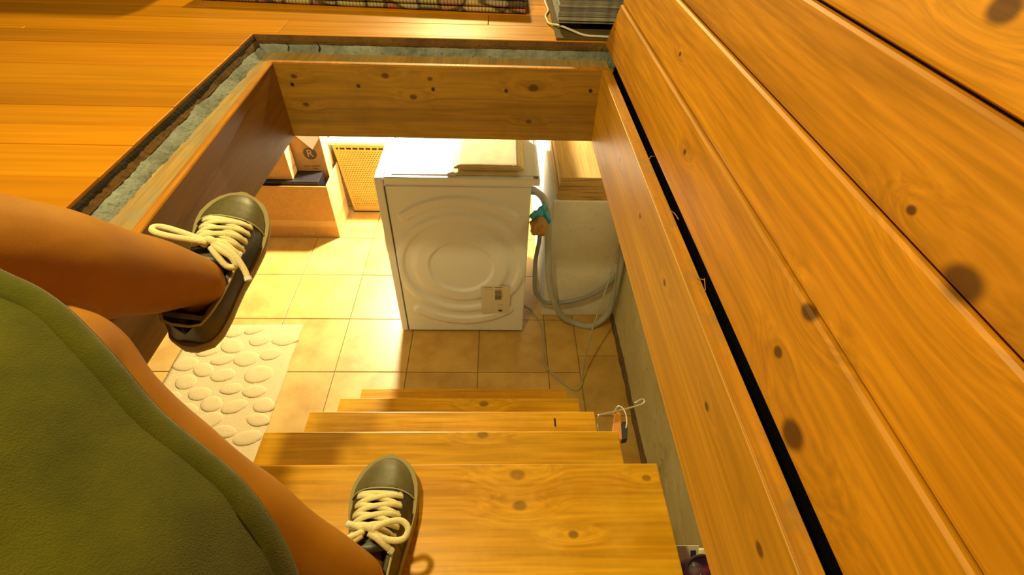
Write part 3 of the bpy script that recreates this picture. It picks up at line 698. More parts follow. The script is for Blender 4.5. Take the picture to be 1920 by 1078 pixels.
for (p, a, b_, th) in placed:
    bm = bmesh.new(); n = 18; ring0 = None; sd = rnd.uniform(0, 50); rows = []
    for (s, h) in ((1.0, .0030), (.995, .0062), (.93, .0088), (.78, .0104), (.45, .0112)):
        rg = []
        for k in range(n):
            t = 2*PI*k/n; rr = 1+.10*noise.noise(Vector((math.cos(t)*1.3, math.sin(t)*1.3, sd)))
            x, y = a*s*rr*math.cos(t), b_*s*rr*math.sin(t); rg.append((p.x+x*math.cos(th)-y*math.sin(th), p.y+x*math.sin(th)+y*math.cos(th), h))
        rows.append(rg)
    V = grid(bm, rows, close=True); bm.faces.new(V[-1])
    obj('pebble', bm, M_matstone, mt, smooth=True)
# ------------------------------------------------------------------ hoses, rag, wires
hp = spline([(.150, 1.74, .700), (.1688, 1.70, .715), (.1916, 1.66, .7086), (.2111, 1.640, .6546), (.2221, 1.634, .50), (.2400, 1.628, .3187), (.2683, 1.62, .1938), (.32, 1.625, .075), (.3847, 1.632, .0185), (.4678, 1.6108, .0165), (.5402, 1.622, .0952), (.5560, 1.64, .2462), (.5560, 1.66, .4066), (.5500, 1.668, .56), (.545, 1.67, .65), (.52, 1.672, .672)], 9)
hs = obj('drain_hose', TB(hp, .0145, 12), M_hose, smooth=True, at=(.46, 1.61, 0), label='pale grey drain hose looping to the floor behind the washing machine', cat='hose')
bm = bmesh.new(); tube(bm, [hp[0]+Vector((-.014, 0, -.002)), hp[0], hp[3]], .0175, 12); obj('end_cuff', bm, M_hose2, hs, smooth=True)
hp2 = spline([(.158, 1.70, .62), (.1864, 1.668, .5306), (.1775, 1.665, .3819), (.1852, 1.665, .218), (.2063, 1.662, .1621), (.247, 1.660, .1265), (.3361, 1.660, .131), (.4337, 1.660, .168), (.5114, 1.660, .2387), (.5580, 1.665, .3294), (.5600, 1.668, .4182), (.5640, 1.672, .52)], 9)
obj('supply_hose', TB(hp2, .0095, 10), M_hose2, smooth=True, at=(.35, 1.66, .12), label='thinner bluish grey supply hose beside the white pier', cat='hose')
def blob(name, c, R, seed, mat, amp=.3, n=24, **kw):
    bm = bmesh.new(); bmesh.ops.create_icosphere(bm, subdivisions=3, radius=1)
    for v in bm.verts:
        k = 1+amp*noise.noise(v.co*1.6+Vector((seed, 0, 0)))+amp*.4*noise.noise(v.co*4+Vector((seed, 5, 0)))
        v.co = Vector((c[0]+v.co.x*R[0]*k, c[1]+v.co.y*R[1]*k, c[2]+v.co.z*R[2]*k))
    return obj(name, bm, mat, smooth=True, at=c, **kw)
# blue rag: a crumpled strip wound over the hose
bm = bmesh.new(); rows = []
for i in range(17):
    t = i/16; rows.append([])
    for j in range(9):
        s = j/8-.5
        rows[-1].append((.172+.072*(t-.5)*.7+.05*s+.010*noise.noise(Vector((t*4, s*5, 2))), 1.604+.016*math.cos((t-.4)*5)*-1+.012*noise.noise(Vector((t*5, s*6, 8))), .712-.165*abs(t-.3)*.9+.05*s-.010*noise.noise(Vector((t*6, s*4, 5)))))
grid(bm, rows); o = obj('blue_rag', bm, M_bluerag, smooth=True, at=(.172, 1.61, .68), label='blue rag wrapped round the hose at the back of the washing machine', cat='rag')
md = o.modifiers.new('thickness', 'SOLIDIFY'); md.thickness = .004
blob('tan_sponge', (.170, 1.575, .640), (.036, .024, .040), 3.3, M_tan, .35, label='tan crumpled glove or sponge hanging below the blue rag', cat='sponge')
wp = spline([(.120, 1.760, .06), (.150, 1.735, .022), (.185, 1.715, .010), (.2275, 1.6242, .004), (.232, 1.50, .004), (.2257, 1.3968, .004), (.262, 1.335, .004), (.3009, 1.2858, .004), (.345, 1.250, .004), (.3750, 1.258, .006), (.388, 1.30, .035), (.3925, 1.34, .12), (.4151, 1.40, .215), (.4551, 1.48, .325), (.500, 1.58, .42), (.535, 1.66, .52), (.545, 1.668, .62), (.548, 1.67, .664)], 8)
obj('floor_cable', TB(wp, .0036, 7), M_cablegrey, smooth=True, at=(.30, 1.29, .004), label='thin grey cable looping over the shaded floor tiles', cat='cable')
# ------------------------------------------------------------------ wire hook and wedge between the steps and the wall
hk = thing('wire_hook', 'bent steel wire hook reaching from the step end to the wall', 'hook', (.275, .70, .655))
bm = bmesh.new(); tube(bm, spline([(.2735, .655, .650), (.2740, .695, .655), (.2745, .7046, .676), (.279, .708, .680), (.3304, .7206, .680), (.3866, .737, .680), (.4028, .7453, .680), (.4056, .752, .680), (.3990, .7564, .680), (.3778, .7436, .680)], 6), .0022, 8); obj('wire', bm, M_steel, hk, smooth=True)
bm = bmesh.new(); tube(bm, spline([(.315, .713, .668), (.327, .7272, .688), (.338, .722, .692), (.345, .705, .688), (.345, .683, .680), (.340, .668, .672)], 6), .0022, 8); obj('wire_loop', bm, M_steel, hk, smooth=True)
bm = bmesh.new(); hexa(bm, [(.298, .640, .662), (.326, .640, .662), (.336, .716, .662), (.322, .722, .662), (.298, .640, .676), (.326, .640, .676), (.336, .716, .676), (.322, .722, .676)], bev=.001); wd = obj('wooden_wedge', bm, M_wedge, hk, label='orange wooden wedge')
bm = bmesh.new(); hexa(bm, [(.3265, .640, .655), (.340, .642, .655), (.350, .690, .655), (.3345, .690, .655), (.3265, .640, .676), (.340, .642, .676), (.350, .690, .676), (.3345, .690, .676)]); obj('black_tip', bm, M_rubber, wd)
bm = bmesh.new(); disc(bm, (.2690, .66, .650), (1, 0, 0), .006, 12, .0052); obj('screw_eye', bm, M_steel, hk)
# small wire loop in the wall
bm = bmesh.new(); tube(bm, spline([(.585, .82, .205), (.570, .815, .23), (.568, .80, .235), (.568, .785, .215), (.572, .79, .19)], 6), .0016, 6); obj('wall_wire', bm, M_steel, smooth=True, at=(.575, .80, .21), label='small bent wire sticking out of the plastered right wall', cat='wire')
# ------------------------------------------------------------------ purple pouch and white card
def purple():
    m, nt, b = nmat('purple_galaxy_print'); b.inputs['Roughness'].default_value = .55
    geo = N(nt, 'ShaderNodeNewGeometry')
    n = N(nt, 'ShaderNodeTexNoise', i_Scale=45.0, i_Detail=5.0); L(nt, geo.outputs['Position'], n.inputs[0])
    v = N(nt, 'ShaderNodeTexVoronoi', i_Scale=130.0); L(nt, geo.outputs['Position'], v.inputs[0])
    c = ramp(nt, n.outputs[0], [(.35, (.012, .002, .010)), (.55, (.06, .006, .045)), (.7, (.22, .03, .06))])
    st_ = ramp(nt, v.outputs['Distance'], [(.0, (1, 1, 1)), (.16, (0, 0, 0))])
    L(nt, mixc(nt, st_, c, (.75, .42, .30)), b.inputs['Base Color']); return m
pp = thing('purple_pouch', 'dark purple starry pouch standing beside the upper step at the frame edge', 'pouch', (.312, .235, .9222))
bm = bmesh.new(); rows = []
for i in range(15):
    t = i/14; z = .9224+.124*t; rows.append([])
    w = .034*(1-.25*t**3); d = .034*(1-.55*t**2)
    for k in range(20):
        a = 2*PI*k/20; rows[-1].append((.303+w*math.copysign(abs(math.cos(a))**.7, math.cos(a)), .229+d*math.copysign(abs(math.sin(a))**.7, math.sin(a)), z+.008*(1-math.cos(a)**2)*t))
V = grid(bm, rows, close=True); bm.faces.new(V[0][::-1]); bm.faces.new(V[-1]); obj('pouch_body', bm, purple(), pp, smooth=True)
bm = bmesh.new(); tube(bm, spline([(.303+.026*math.cos(a), .229+.016*math.sin(a), 1.048+.006*math.sin(a)**2) for a in [2*PI*k/12 for k in range(12)]], 3, closed=True), .0022, 6, closed=True); obj('pouch_seam', bm, flat('purple_seam', (.03, .006, .025), .5), pp)
ct = Vector((0, .030, .030)); cn = Vector((0, -.0006, .0006))
def card_box(x0, x1, a, b, lift, th):
    o = Vector((0, .2630, .9224)); P = []
    for h in (lift, lift+th):
        for (x, q) in ((x0, a), (x1, a), (x1, b), (x0, b)): P.append(o+Vector((x, 0, 0))+ct*q+cn.normalized()*h)
    return hexa(bmesh.new(), P)
cdn = obj('white_card', card_box(.297, .341, 0, 1, 0, .0008), M_paper, at=(.319, .263, .9224), label='white card with a dark blue square behind the purple pouch', cat='card')
obj('printed_square', card_box(.327, .3365, .45, .82, .0009, .0003), flat('navy_print', (.01, .02, .06), .6), cdn)
# ------------------------------------------------------------------ upper floor things
def rug_mat():
    m, nt, b = nmat('woven_tapestry'); b.inputs['Roughness'].default_value = .95; b.inputs['Specular IOR Level'].default_value = .1
    tc = N(nt, 'ShaderNodeNewGeometry')
    v = N(nt, 'ShaderNodeTexVoronoi', i_Scale=15.0); L(nt, tc.outputs['Position'], v.inputs[0])
    r1 = N(nt, 'ShaderNodeSeparateColor'); L(nt, v.outputs['Color'], r1.inputs[0])
    c = ramp(nt, r1.outputs[0], [(.0, (.42, .16, .12)), (.25, (.32, .36, .18)), (.45, (.55, .42, .22)), (.62, (.26, .34, .26)), (.8, (.55, .25, .20)), (1, (.52, .48, .28))])
    e = N(nt, 'ShaderNodeTexVoronoi', i_Scale=15.0, feature='DISTANCE_TO_EDGE'); L(nt, tc.outputs['Position'], e.inputs[0])
    ed = ramp(nt, e.outputs['Distance'], [(.03, (1, 1, 1)), (.09, (0, 0, 0))])
    c = mixc(nt, ed, c, (.10, .08, .05))
    sx = N(nt, 'ShaderNodeSeparateXYZ'); L(nt, tc.outputs['Position'], sx.inputs[0])
    w = mth(nt, 'PINGPONG', mth(nt, 'MULTIPLY', sx.outputs[0], 230.0), 1.0)
    n = N(nt, 'ShaderNodeTexNoise', i_Scale=50.0, i_Detail=3.0); L(nt, tc.outputs['Position'], n.inputs[0])
    f = N(nt, 'ShaderNodeMapRange'); L(nt, w, f.inputs[0]); f.inputs[1].default_value = .55; f.inputs[2].default_value = .75; L(nt, mth(nt, 'MULTIPLY', n.outputs[0], 1.0, clamp=True), f.inputs[4])
    L(nt, mixc(nt, f.outputs[0], c, (.05, .035, .03)), b.inputs['Base Color']); bump(nt, b, w, .6, .002); return m
M_rug = rug_mat()
rg = thing('folded_rug', 'folded floral woven rug lying on the wooden floor at the back', 'rug', (-.35, 1.6, ZU))
def rugy(x): return 1.4009+(x-.0693)*(1.4513-1.4009)/(-.7651-.0693)
for k, (dz0, dz1, dy) in enumerate(((.0015, .016, .006), (.0165, .031, .0), (.0315, .046, .003))):
    prof = []
    hh = dz1-dz0
    for q in range(9):
        a = -PI/2+PI*q/8; prof.append((-math.cos(a)*hh*.6+hh*.6, dz0+hh/2+math.sin(a)*hh/2))
    rows = []
    for i in range(61):
        x = .0715-.838*i/60; y = rugy(x)+dy+.0015*noise.noise(Vector((x*12, k, 0)))
        rows.append([(x, y+.62, ZU+dz0)]+[(x, y+p[0], ZU+p[1]+.0008*noise.noise(Vector((x*15, k, 9)))) for p in prof]+[(x, y+.62, ZU+dz1)])
    bm = bmesh.new(); V = grid(bm, rows, close=True); bm.faces.new(V[0]); bm.faces.new(V[-1][::-1]); bmesh.ops.recalc_face_normals(bm, faces=bm.faces)
    obj('rug_fold', bm, M_rug, rg, smooth=False)
    bm = bmesh.new(); box(bm, .0705, .0745, rugy(.07)+dy+.006, rugy(.07)+.6, ZU+dz0+.001, ZU+dz1-.001, bev=.002, seg=1); obj('side_binding', bm, flat('rug_binding', (.34, .26, .13), .95, nz=.3, nscale=200), rg)
# newspapers on a low dark board
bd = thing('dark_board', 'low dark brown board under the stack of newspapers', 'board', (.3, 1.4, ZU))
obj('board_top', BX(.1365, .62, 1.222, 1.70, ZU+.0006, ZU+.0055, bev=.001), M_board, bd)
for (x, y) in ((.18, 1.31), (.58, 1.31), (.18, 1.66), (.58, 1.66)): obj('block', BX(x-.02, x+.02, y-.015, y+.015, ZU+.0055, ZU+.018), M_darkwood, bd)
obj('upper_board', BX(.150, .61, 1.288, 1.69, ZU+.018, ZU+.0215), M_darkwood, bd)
np_words = ['lowest', 'second from the bottom', 'third from the bottom', 'fourth from the bottom', 'fifth from the bottom', 'sixth from the bottom', 'seventh from the bottom', 'eighth from the bottom', 'ninth from the bottom', 'tenth from the bottom', 'eleventh from the bottom', 'topmost']
M_news = [flat('newsprint_%s' % n, c, .95, nz=.3, nscale=45) for n, c in (('grey', (.27, .26, .25)), ('pale', (.36, .35, .32)), ('dark', (.19, .185, .20)))]
z = ZU+.0217; rn = random.Random(21)
for k in range(12):
    h_ = rn.uniform(.0058, .0082); x0 = .140+rn.uniform(0, .004); y0 = 1.2735+rn.uniform(-.002, .003)
    bm = bmesh.new(); nl = 4
    for q in range(nl):
        a, b_ = z+h_*q/nl, z+h_*(q+1)/nl-.0004
        box(bm, x0+rn.uniform(0, .0015), x0+.34, y0+rn.uniform(0, .0018), y0+.36, a, b_, bev=.0004, seg=1)
    obj('newspaper', bm, M_news[(k*2) % 3 if k > 2 else k % 2], at=(x0+.17, y0+.18, z), label='grey folded newspaper, %s in the stack beside the hatch lid' % np_words[k], cat='newspaper', group='newspapers stacked at the back of the hatch')
    z += h_+.0002
cp = spline([(.130, 1.56, ZU+.0030), (.131, 1.50, ZU+.0030), (.1335, 1.4423, ZU+.0030), (.1240, 1.400, ZU+.0030), (.1240, 1.365, ZU+.0030), (.1290, 1.330, ZU+.0035), (.150, 1.2885, ZU+.012), (.1735, 1.2620, ZU+.0110), (.1970, 1.240, ZU+.0085), (.2167, 1.2304, ZU+.0085), (.236, 1.2290, ZU+.0085), (.262, 1.2270, ZU+.0085), (.29, 1.23, ZU+.0085)], 8)
obj('white_cable', TB(cp, .0026, 8), M_cable, smooth=True, at=(.14, 1.4, ZU), label='thin white cable running past the newspapers to the hatch lid', cat='cable')
# dark cabinet beyond the rug: only its foot and its shade reach into the picture
cb = thing('low_bench', 'dark low bench on round feet at the far left of the floor', 'bench', (-1.4, 1.75, ZU))
obj('bench_top', BX(-2.3, -.82, 1.49, 2.1, ZU+.09, ZU+.13, bev=.006), M_darkwood, cb)
for (x, y) in ((-.905, 1.445+.022), (-2.2, 1.47), (-.905, 2.02), (-2.2, 2.02)):
    bm = bmesh.new(); lathe(bm, [(0, 0), (.022, 0), (.036, .018), (.038, .038), (.028, .062), (.024, .0895), (0, .0895)], Matrix.Translation((x, y+.03, ZU+.0006)), 24); obj('bun_foot', bm, M_darkwood, cb, smooth=True)
# ------------------------------------------------------------------ person
pe = thing('person', 'seated person in an olive skirt and dark sneakers with legs hanging into the hatch', 'person', (-.31, -.16, ZU))
# shoe frames: heel point on the sole, toe direction, up direction
def frame(heel, toe, upv):
    t = (Vector(toe)-Vector(heel)).normalized(); u = Vector(upv); u = (u-t*u.dot(t)).normalized(); x = t.cross(u)
    return Matrix(((x.x, t.x, u.x, heel[0]), (x.y, t.y, u.y, heel[1]), (x.z, t.z, u.z, heel[2]), (0, 0, 0, 1)))
FB = frame((-.167, .134, 1.0560), (-.1660, .386, 1.0560), (0, 0, 1))
FA = frame((-.40765, .43469, 1.28365), (-.40408, .67672, 1.35552), (.28668, -.27660, .91723))
ST = [(0, .014, .078), (.006, .024, .080), (.022, .031, .080), (.048, .034, .074), (.074, .034, .069), (.098, .0355, .072), (.116, .0385, .083), (.140, .0425, .074), (.165, .0470, .061), (.188, .0485, .0515), (.208, .0465, .0470), (.226, .0395, .0425), (.240, .0290, .036), (.249, .0165, .027), (.2525, .007, .018)]
def stat(y):
    for a, b in zip(ST, ST[1:]):
        if a[0] <= y <= b[0]:
            t = (y-a[0])/(b[0]-a[0]); t = t; return a[1]+(b[1]-a[1])*t, a[2]+(b[2]-a[2])*t
    return ST[-1][1:]
def side_off(y, m): return m*.006*math.sin(PI*min(1, y/.25))**2+m*.004*sm(.18, .25, y)
def archz(x, y):
    w, h = stat(y); c = min(1, abs(x)/w)**(1/.78); return h*max(0, 1-c*c)**.42
def shoe(Fm, m, label, loops):
    o_loc = Fm @ Vector((0, .10, 0))
    t = bpy.data.objects.new('shoe', None); COL.objects.link(t); t.parent = pe; t.location = o_loc-pe.location; t.empty_display_size = .04
    t['label'] = label
    T = lambda x, y, z: Fm @ Vector((x+side_off(y, m), y, z))
    # upper
    n = 16; rows = []
    for (y, w, h) in ST:
        ring = []
        if y < .105:
            for i in range(n+1):
                s = (i-n/2)/(n/2); a = abs(s); sg = 1 if s < 0 else -1
                if a > .5: q = (1-a)/.5; x = w*(1+.05*math.sin(q*PI)-.10*q); z = h*q
                elif a > .38: q = (.5-a)/.12; x = w*(.90-.12*q); z = h+.002*math.sin(q*PI)
                else: q = a/.38; x = w*.76*q; z = h-.022*(1-q**2)
                ring.append(T(sg*x, y+(.004*(1-a) if y < .01 else 0), z))
        else:
            for i in range(n+1):
                th = PI*i/n; c, s_ = math.cos(th), math.sin(th)
                ring.append(T(w*math.copysign(abs(c)**.78, c), y, h*abs(s_)**.84))
        rows.append(ring)
    bm = bmesh.new(); V = grid(bm, rows); bm.faces.new(V[0]); bm.faces.new(V[-1][::-1])
    for a, b in zip(V, V[1:]): bm.faces.new((a[0], a[-1], b[-1], b[0]))
    bmesh.ops.recalc_face_normals(bm, faces=bm.faces)
    up_ = obj('upper', bm, M_leather, t, smooth=True)
    md = up_.modifiers.new('smooth', 'SUBSURF'); md.levels = 2; md.render_levels = 2
    # toe cap
    rows = []
    for k in range(13):
        y = .188+(.2515-.188)*k/12; w, h = stat(y); ring = []
        for i in range(n+1):
            th = PI*i/n; c, s_ = math.cos(th), math.sin(th); e = .0016 if 0 < k else .0004
            yy = y-.010*(1-abs(s_))*(1-k/12)
            ring.append(T((w+e)*math.copysign(abs(c)**.78, c), yy, (h+e)*abs(s_)**.84))
        rows.append(ring)
    bm = bmesh.new(); V = grid(bm, rows); bm.faces.new(V[-1][::-1]); tc = obj('toe_cap', bm, M_toecap, t, smooth=True, label='pewter toe cap')
    md = tc.modifiers.new('smooth', 'SUBSURF'); md.levels = 1; md.render_levels = 2
    bm = bmesh.new()
    tube(bm, [T((stat(.189)[0]+.001)*math.copysign(abs(math.cos(PI*i/20))**.78, math.cos(PI*i/20)), .1895-.010*(1-math.sin(PI*i/20)), (stat(.189)[1]+.0012)*math.sin(PI*i/20)**.84) for i in range(1, 20)], .0011, 6); obj('cap_seam', bm, M_piping, t)
    # sole: outline swept up with a foxing lip
    out = []
    for k in range(len(ST)*2):
        pass
    yy = [ST[-1][0]*.5*(1-math.cos(PI*i/40)) for i in range(41)]
    R_ = [(stat(y)[0]*1.02+.0012, y) for y in yy]; Rl = [(-x, y) for x, y in R_[::-1]]
    ol = [(.0, -.0050), (.008, -.0042)]+R_+[(.004, .2550), (-.004, .2550)]+Rl+[(-.008, -.0042)]
    rows = []
    for (z, sc_) in ((-.0002, .93), (.003, .985), (.010, 1.0), (.0235, 1.0), (.0255, .985), (.0255, .90)):
        rows.append([T(x*sc_, .126+(y-.126)*(1-(1-sc_)*.45), z+.006*sm(.19, .26, y)*(1 if z < .02 else .6)) for (x, y) in ol])
    bm = bmesh.new(); V = grid(bm, rows, close=True); bm.faces.new(V[0][::-1]); bm.faces.new(V[-1]); bmesh.ops.recalc_face_normals(bm, faces=bm.faces)
    so = obj('sole', bm, M_sole, t, smooth=True, label='cream rubber sole')
    md = so.modifiers.new('edge', 'EDGE_SPLIT'); md.split_angle = math.radians(50)
    # eyelet stays: quarter panels raised either side of the throat
    for sd in (-1, 1):
        rows = []
        for k in range(11):
            y = .108+.077*k/10; w = stat(y)[0]; rows.append([])
            for i in range(6):
                x0 = .0205+.002*abs(k-5)/5; x1 = .041-.010*sm(.6, 1, k/10)+.003*math.sin(k/10*PI); x = x0+(x1-x0)*i/5; x = min(x, w*.96)
                rows[-1].append(T(sd*x, y, archz(x, y)+.0022))
        bm = bmesh.new(); grid(bm, rows); q = obj('eyelet_stay', bm, M_leather, t, smooth=True)
        md = q.modifiers.new('thickness', 'SOLIDIFY'); md.thickness = .0018; md.offset = 0
        for k in range(5):
            y = .118+.0155*k; x = .0290; c = T(sd*x, y, archz(x, y)+.0042); nr = (T(sd*x, y, 1)-T(sd*x, y, 0)+ (T(sd, y, 0)-T(0, y, 0))*.45).normalized()
            qn = nr.to_track_quat('Z', 'Y').to_matrix().to_4x4(); qn.translation = c
            bm = bmesh.new(); lathe(bm, [(.0014, 0), (.0030, .0004), (.0034, 0), (.0030, -.0012), (.0014, -.0012), (.0014, 0)], qn, 14); obj('eyelet', bm, M_eyelet, t, smooth=True)
    # curved quarter seam on the sides
    for sd in (-1, 1):
        bm = bmesh.new(); pts = []
        for k in range(13):
            y = .175-.045*k/12; zf = .10+.72*math.sin(k/12*PI/2); w, h = stat(y); s_ = zf**(1/.84); c = math.sqrt(max(0, 1-s_*s_)); pts.append(T(sd*(w*c**.78+.0006), y, h*zf))
        tube(bm, pts, .0010, 6); obj('quarter_seam', bm, M_darkcase, t)
    # tongue
    rows = []
    for k in range(12):
        y = .096+.096*k/11; lift = .010*(1-sm(0, .35, k/11)); rows.append([])
        for i in range(9):
            x = (-.0225+.045*i/8)*(1+.25*(1-sm(0, .4, k/11))); rows[-1].append(T(x, y-.006*(1-sm(0, .3, k/11))*(1-(x/.024)**2), archz(x*.8, max(y, .106))+.0005+lift))
    bm = bmesh.new(); grid(bm, rows); tg = obj('tongue', bm, M_leather, t, smooth=True); md = tg.modifiers.new('thickness', 'SOLIDIFY'); md.thickness = .004
    # collar piping
    pts = [T(.89*stat(y)[0], y, stat(y)[1]+.0012) for y in [.100-.094*i/14 for i in range(15)]]+[T(.010, .002, .081), T(-.010, .002, .081)]+[T(-.89*stat(y)[0], y, stat(y)[1]+.0012) for y in [.006+.094*i/14 for i in range(15)]]
    bm = bmesh.new(); tube(bm, pts, .0017, 8); obj('collar_piping', bm, M_piping, t, smooth=True)
    pts = [T(.78*stat(y)[0], y, stat(y)[1]-.0002) for y in [.100-.085*i/14 for i in range(15)]]+[T(-.78*stat(y)[0], y, stat(y)[1]-.0002) for y in [.015+.085*i/14 for i in range(15)]]
    bm = bmesh.new(); tube(bm, pts, .0035, 8); obj('collar_lining', bm, M_lining, t, smooth=True)
    # laces
    lr = .0040
    for k in range(5):
        y = .179-.0155*k; pts = []
        y2 = y-.0165*.55*(1 if k > 0 else .15)
        if k == 0: runs = [((-1, y), (1, y-.002))]
        else: runs = [((-1, y+.0165*.8), (1, y-.002)), ((1, y+.0165*.8), (-1, y-.002))]
        for ri, ((s0, ya), (s1, yb)) in enumerate(runs):
            P = []
            for i in range(9):
                f = i/8; x = .0310*(s0+(s1-s0)*f); yy_ = ya+(yb-ya)*f; end = min(f, 1-f)
                P.append(T(x, yy_, archz(abs(x), yy_)+.0050+(.0035*ri+.0015*k*.3)*math.sin(f*PI)-(.003 if end == 0 else 0)))
            bm = bmesh.new(); tube(bm, spline(P, 4), lr, 8, flat_=.75); obj('lace', bm, M_lace, t, smooth=True)
    # bow
    kz = archz(0, .116)+.013
    bm = bmesh.new(); tube(bm, spline([T(-.009, .111, kz-.003), T(-.004, .117, kz+.004), T(.004, .115, kz+.004), T(.009, .110, kz-.003)], 5), .0052, 10); obj('bow_knot', bm, M_lace, t, smooth=True)
    for (kind, P) in loops:
        pts = spline([T(p[0], p[1], kz+p[2]) for p in P], 7)
        bm = bmesh.new(); tube(bm, pts, lr+.0002, 8); lo_ = obj('bow_loop' if kind == 'loop' else 'lace_end', bm, M_lace, t, smooth=True)
        if kind == 'end':
            bm = bmesh.new(); tube(bm, [pts[-4], pts[-1]], lr+.0007, 8); obj('aglet', bm, M_whiteplastic, lo_)
    return t
loopsB = [('loop', [(.004, .113, .003), (.022, .122, .004), (.040, .126, .000), (.050, .118, -.004), (.046, .106, -.006), (.030, .103, -.003), (.006, .111, .001)]),
          ('loop', [(-.004, .112, .003), (-.020, .104, .004), (-.040, .094, .002), (-.056, .084, -.003), (-.058, .080, -.006), (-.048, .083, -.006), (-.026, .094, -.002), (-.006, .108, .001)]),
          ('end', [(.002, .110, .002), (.014, .104, .000), (.024, .098, -.006), (.032, .094, -.016)]),
          ('end', [(-.003, .114, .004), (-.018, .120, .001), (-.028, .124, -.006)])]
loopsA = [('loop', [(-.004, .113, .003), (-.022, .110, .008), (-.046, .108, .012), (-.062, .112, .010), (-.066, .120, .006), (-.058, .125, .003), (-.036, .122, .003), (-.006, .116, .001)]),
          ('loop', [(.004, .112, .003), (.016, .104, .004), (.030, .098, .000), (.036, .090, -.006), (.026, .088, -.006), (.012, .098, .000), (.002, .108, .001)]),
          ('end', [(.003, .114, .004), (.020, .108, .004), (.036, .098, .000), (.048, .086, -.006), (.056, .074, -.010)]),
          ('end', [(.003, .116, .003), (.016, .116, .002), (.028, .110, -.002), (.036, .108, -.008)])]
shoe(FB, 1, 'shoe standing on the upper stair tread', loopsB)
shoe(FA, 1, 'shoe hanging beside the left frame board', loopsA)
# body: legs and hips as one skin
def limb(bm, C, R, n=22, sub=6):
    P = spline(C, sub); m = len(C); rr = []
    for i in range(len(P)):
        f = i/sub; k = min(int(f), m-2); t = f-k; t = t*t*(3-2*t); rr.append(R[k]+(R[k+1]-R[k])*t)
    tube(bm, P, rr, n)
def V3(*a): return Vector(a)
ankB = FB @ Vector((0, .058, .098)); ankA = FA @ Vector((-.001, .060, .090))
kneeB, kneeA = V3(-.372, .262, 1.478), V3(-.450, .204, 1.700)
hipR, hipL = V3(-.215, -.15, 1.555), V3(-.460, -.17, 1.560)
def shin(knee, ank, Fm, back, k):
    d = ank-knee
    return [knee, knee+d*.14+back*.010, knee+d*.32+back*.020, knee+d*.55+back*.013, knee+d*.80+back*.004, ank, Fm @ Vector((0, .060, .064)), Fm @ Vector((0, .085, .046)), Fm @ Vector((0, .125, .042))], [.054*k, .052*k, .0545*k, .046*k, .0345*(1+(k-1)*.6), .0315, .031, .028, .024]
bm = bmesh.new()
C, R_ = shin(kneeB, ankB, FB, V3(-.75, -.45, -.3), .98)
limb(bm, [hipR, hipR.lerp(kneeB, .35)+V3(0, 0, .02), hipR.lerp(kneeB, .75)+V3(0, .0, .015)]+C, [.085, .080, .064]+R_)
C, R_ = shin(kneeA, ankA, FA, V3(.1, -.6, -.6), 1.2); R_ = [.060, .060, .064, .059, .046, .034, .031, .028, .024]
limb(bm, [hipL, hipL.lerp(kneeA, .35)+V3(-.01, 0, .02), hipL.lerp(kneeA, .75)+V3(-.01, .0, .015)]+C, [.085, .080, .064]+R_)
lathe(bm, [(0, -.085), (.07, -.075), (.12, -.03), (.13, .03), (.11, .08), (.06, .11), (0, .115)], Matrix.Translation((-.325, -.185, ZU+.090)) @ Matrix.Diagonal((1.35, .85, 1, 1)), 28)
body = obj('body', bm, M_skin, pe, smooth=True)
md = body.modifiers.new('join', 'REMESH'); md.mode = 'VOXEL'; md.voxel_size = .0055; md.use_smooth_shade = True
md2 = body.modifiers.new('soften', 'SMOOTH'); md2.iterations = 8; md2.factor = .5
dg = bpy.context.evaluated_depsgraph_get(); me2 = bpy.data.meshes.new_from_object(body.evaluated_get(dg))
body.modifiers.clear(); old = body.data; body.data = me2; bpy.data.meshes.remove(old)
me2.polygons.foreach_set('use_smooth', [True]*len(me2.polygons))
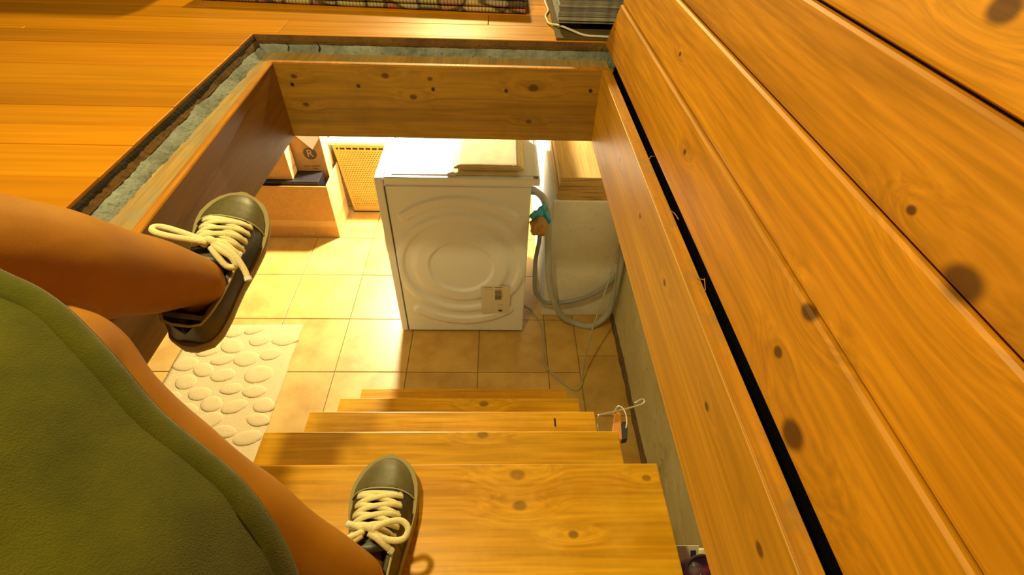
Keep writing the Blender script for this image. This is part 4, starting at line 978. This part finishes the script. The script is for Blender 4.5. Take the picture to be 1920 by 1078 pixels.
# skirt: swept from the hem over the knees back to the waist
HEM = [(-.525, .215, 1.60), (-.545, .200, 1.68), (-.525, .198, 1.765), (-.45, .200, 1.792), (-.395, .225, 1.732), (-.3514, .2487, 1.6276), (-.3172, .2421, 1.6009), (-.2978, .2375, 1.5898), (-.2794, .2286, 1.5772), (-.2527, .2091, 1.5554), (-.224, .1856, 1.5252), (-.1937, .1694, 1.4955), (-.1768, .1594, 1.4759), (-.1585, .1415, 1.4496), (-.1438, .1186, 1.4208), (-.134, .090, 1.405), (-.138, .060, 1.432), (-.16, .040, 1.447)]
WST = [(-.53, -.24, 1.45), (-.545, -.24, 1.52), (-.53, -.23, 1.60), (-.46, -.20, 1.66), (-.43, -.18, 1.68), (-.40, -.17, 1.69), (-.375, -.165, 1.693), (-.35, -.162, 1.695), (-.325, -.162, 1.695), (-.30, -.164, 1.693), (-.27, -.168, 1.688), (-.24, -.175, 1.675), (-.21, -.185, 1.65), (-.18, -.20, 1.61), (-.155, -.21, 1.57), (-.14, -.22, 1.52), (-.135, -.225, 1.48), (-.14, -.23, 1.447)]
hemS = spline(HEM, 4); wstS = spline(WST, 4); rows = []; nR = 30
for k in range(nR+1):
    f = k/nR; row = []
    for i in range(len(hemS)):
        p = hemS[i].lerp(wstS[i], f); u = i/(len(hemS)-1)
        bulge = math.sin(PI*f)*.012
        wr = .004*noise.noise(Vector((u*9, f*3, 2)))+.006*math.exp(-f*9)*noise.noise(Vector((u*14, 0, 5)))
        row.append(p+Vector((.2, .2, .8))*bulge*math.sin(PI*u)+Vector((.3, .4, .8))*wr*min(1, f*12))
    rows.append(row)
bm = bmesh.new(); grid(bm, rows); sk_ = obj('skirt', bm, M_skirt, pe, smooth=True, label='olive green skirt'); md = sk_.modifiers.new('thickness', 'SOLIDIFY'); md.thickness = .003; md.offset = -1
rows = []
for k in range(7):
    f = k/6; row = []
    for i in range(len(hemS)):
        p = rows and None; a = hemS[i]; d = (wstS[i]-hemS[i]).normalized(); u = i/(len(hemS)-1)
        nrm = Vector((.5, .4, .75)).normalized()
        row.append(a+d*(-.0005+.020*f)+nrm*(.0012+.0040*math.sin(PI*min(1, f*1.0))**.6))
    rows.append(row)
bm = bmesh.new(); grid(bm, rows); hm = obj('hem', bm, M_skirt, sk_, smooth=True); md = hm.modifiers.new('thickness', 'SOLIDIFY'); md.thickness = .002; md.offset = -1
crease = [hemS[i]+(wstS[i]-hemS[i]).normalized()*.0205+Vector((.5, .4, .75)).normalized()*.0022 for i in range(len(hemS))]
obj('hem_seam_shade', TB(crease, .0013, 6), M_hemshade, sk_, smooth=True)  # dark seam tube painting the shadow in the hem fold's crease
# top worn above the skirt, closing the figure at the waist
bm = bmesh.new(); lathe(bm, [(0, .002), (.125, .0), (.130, .05), (.125, .12), (.118, .18), (0, .185)], Matrix.Translation((-.322, -.215, ZU+.165)) @ Matrix.Diagonal((1.2, .8, 1, 1)), 32); obj('shirt', bm, flat('dark_shirt', (.05, .05, .03), .9, nz=.2), pe, smooth=True)
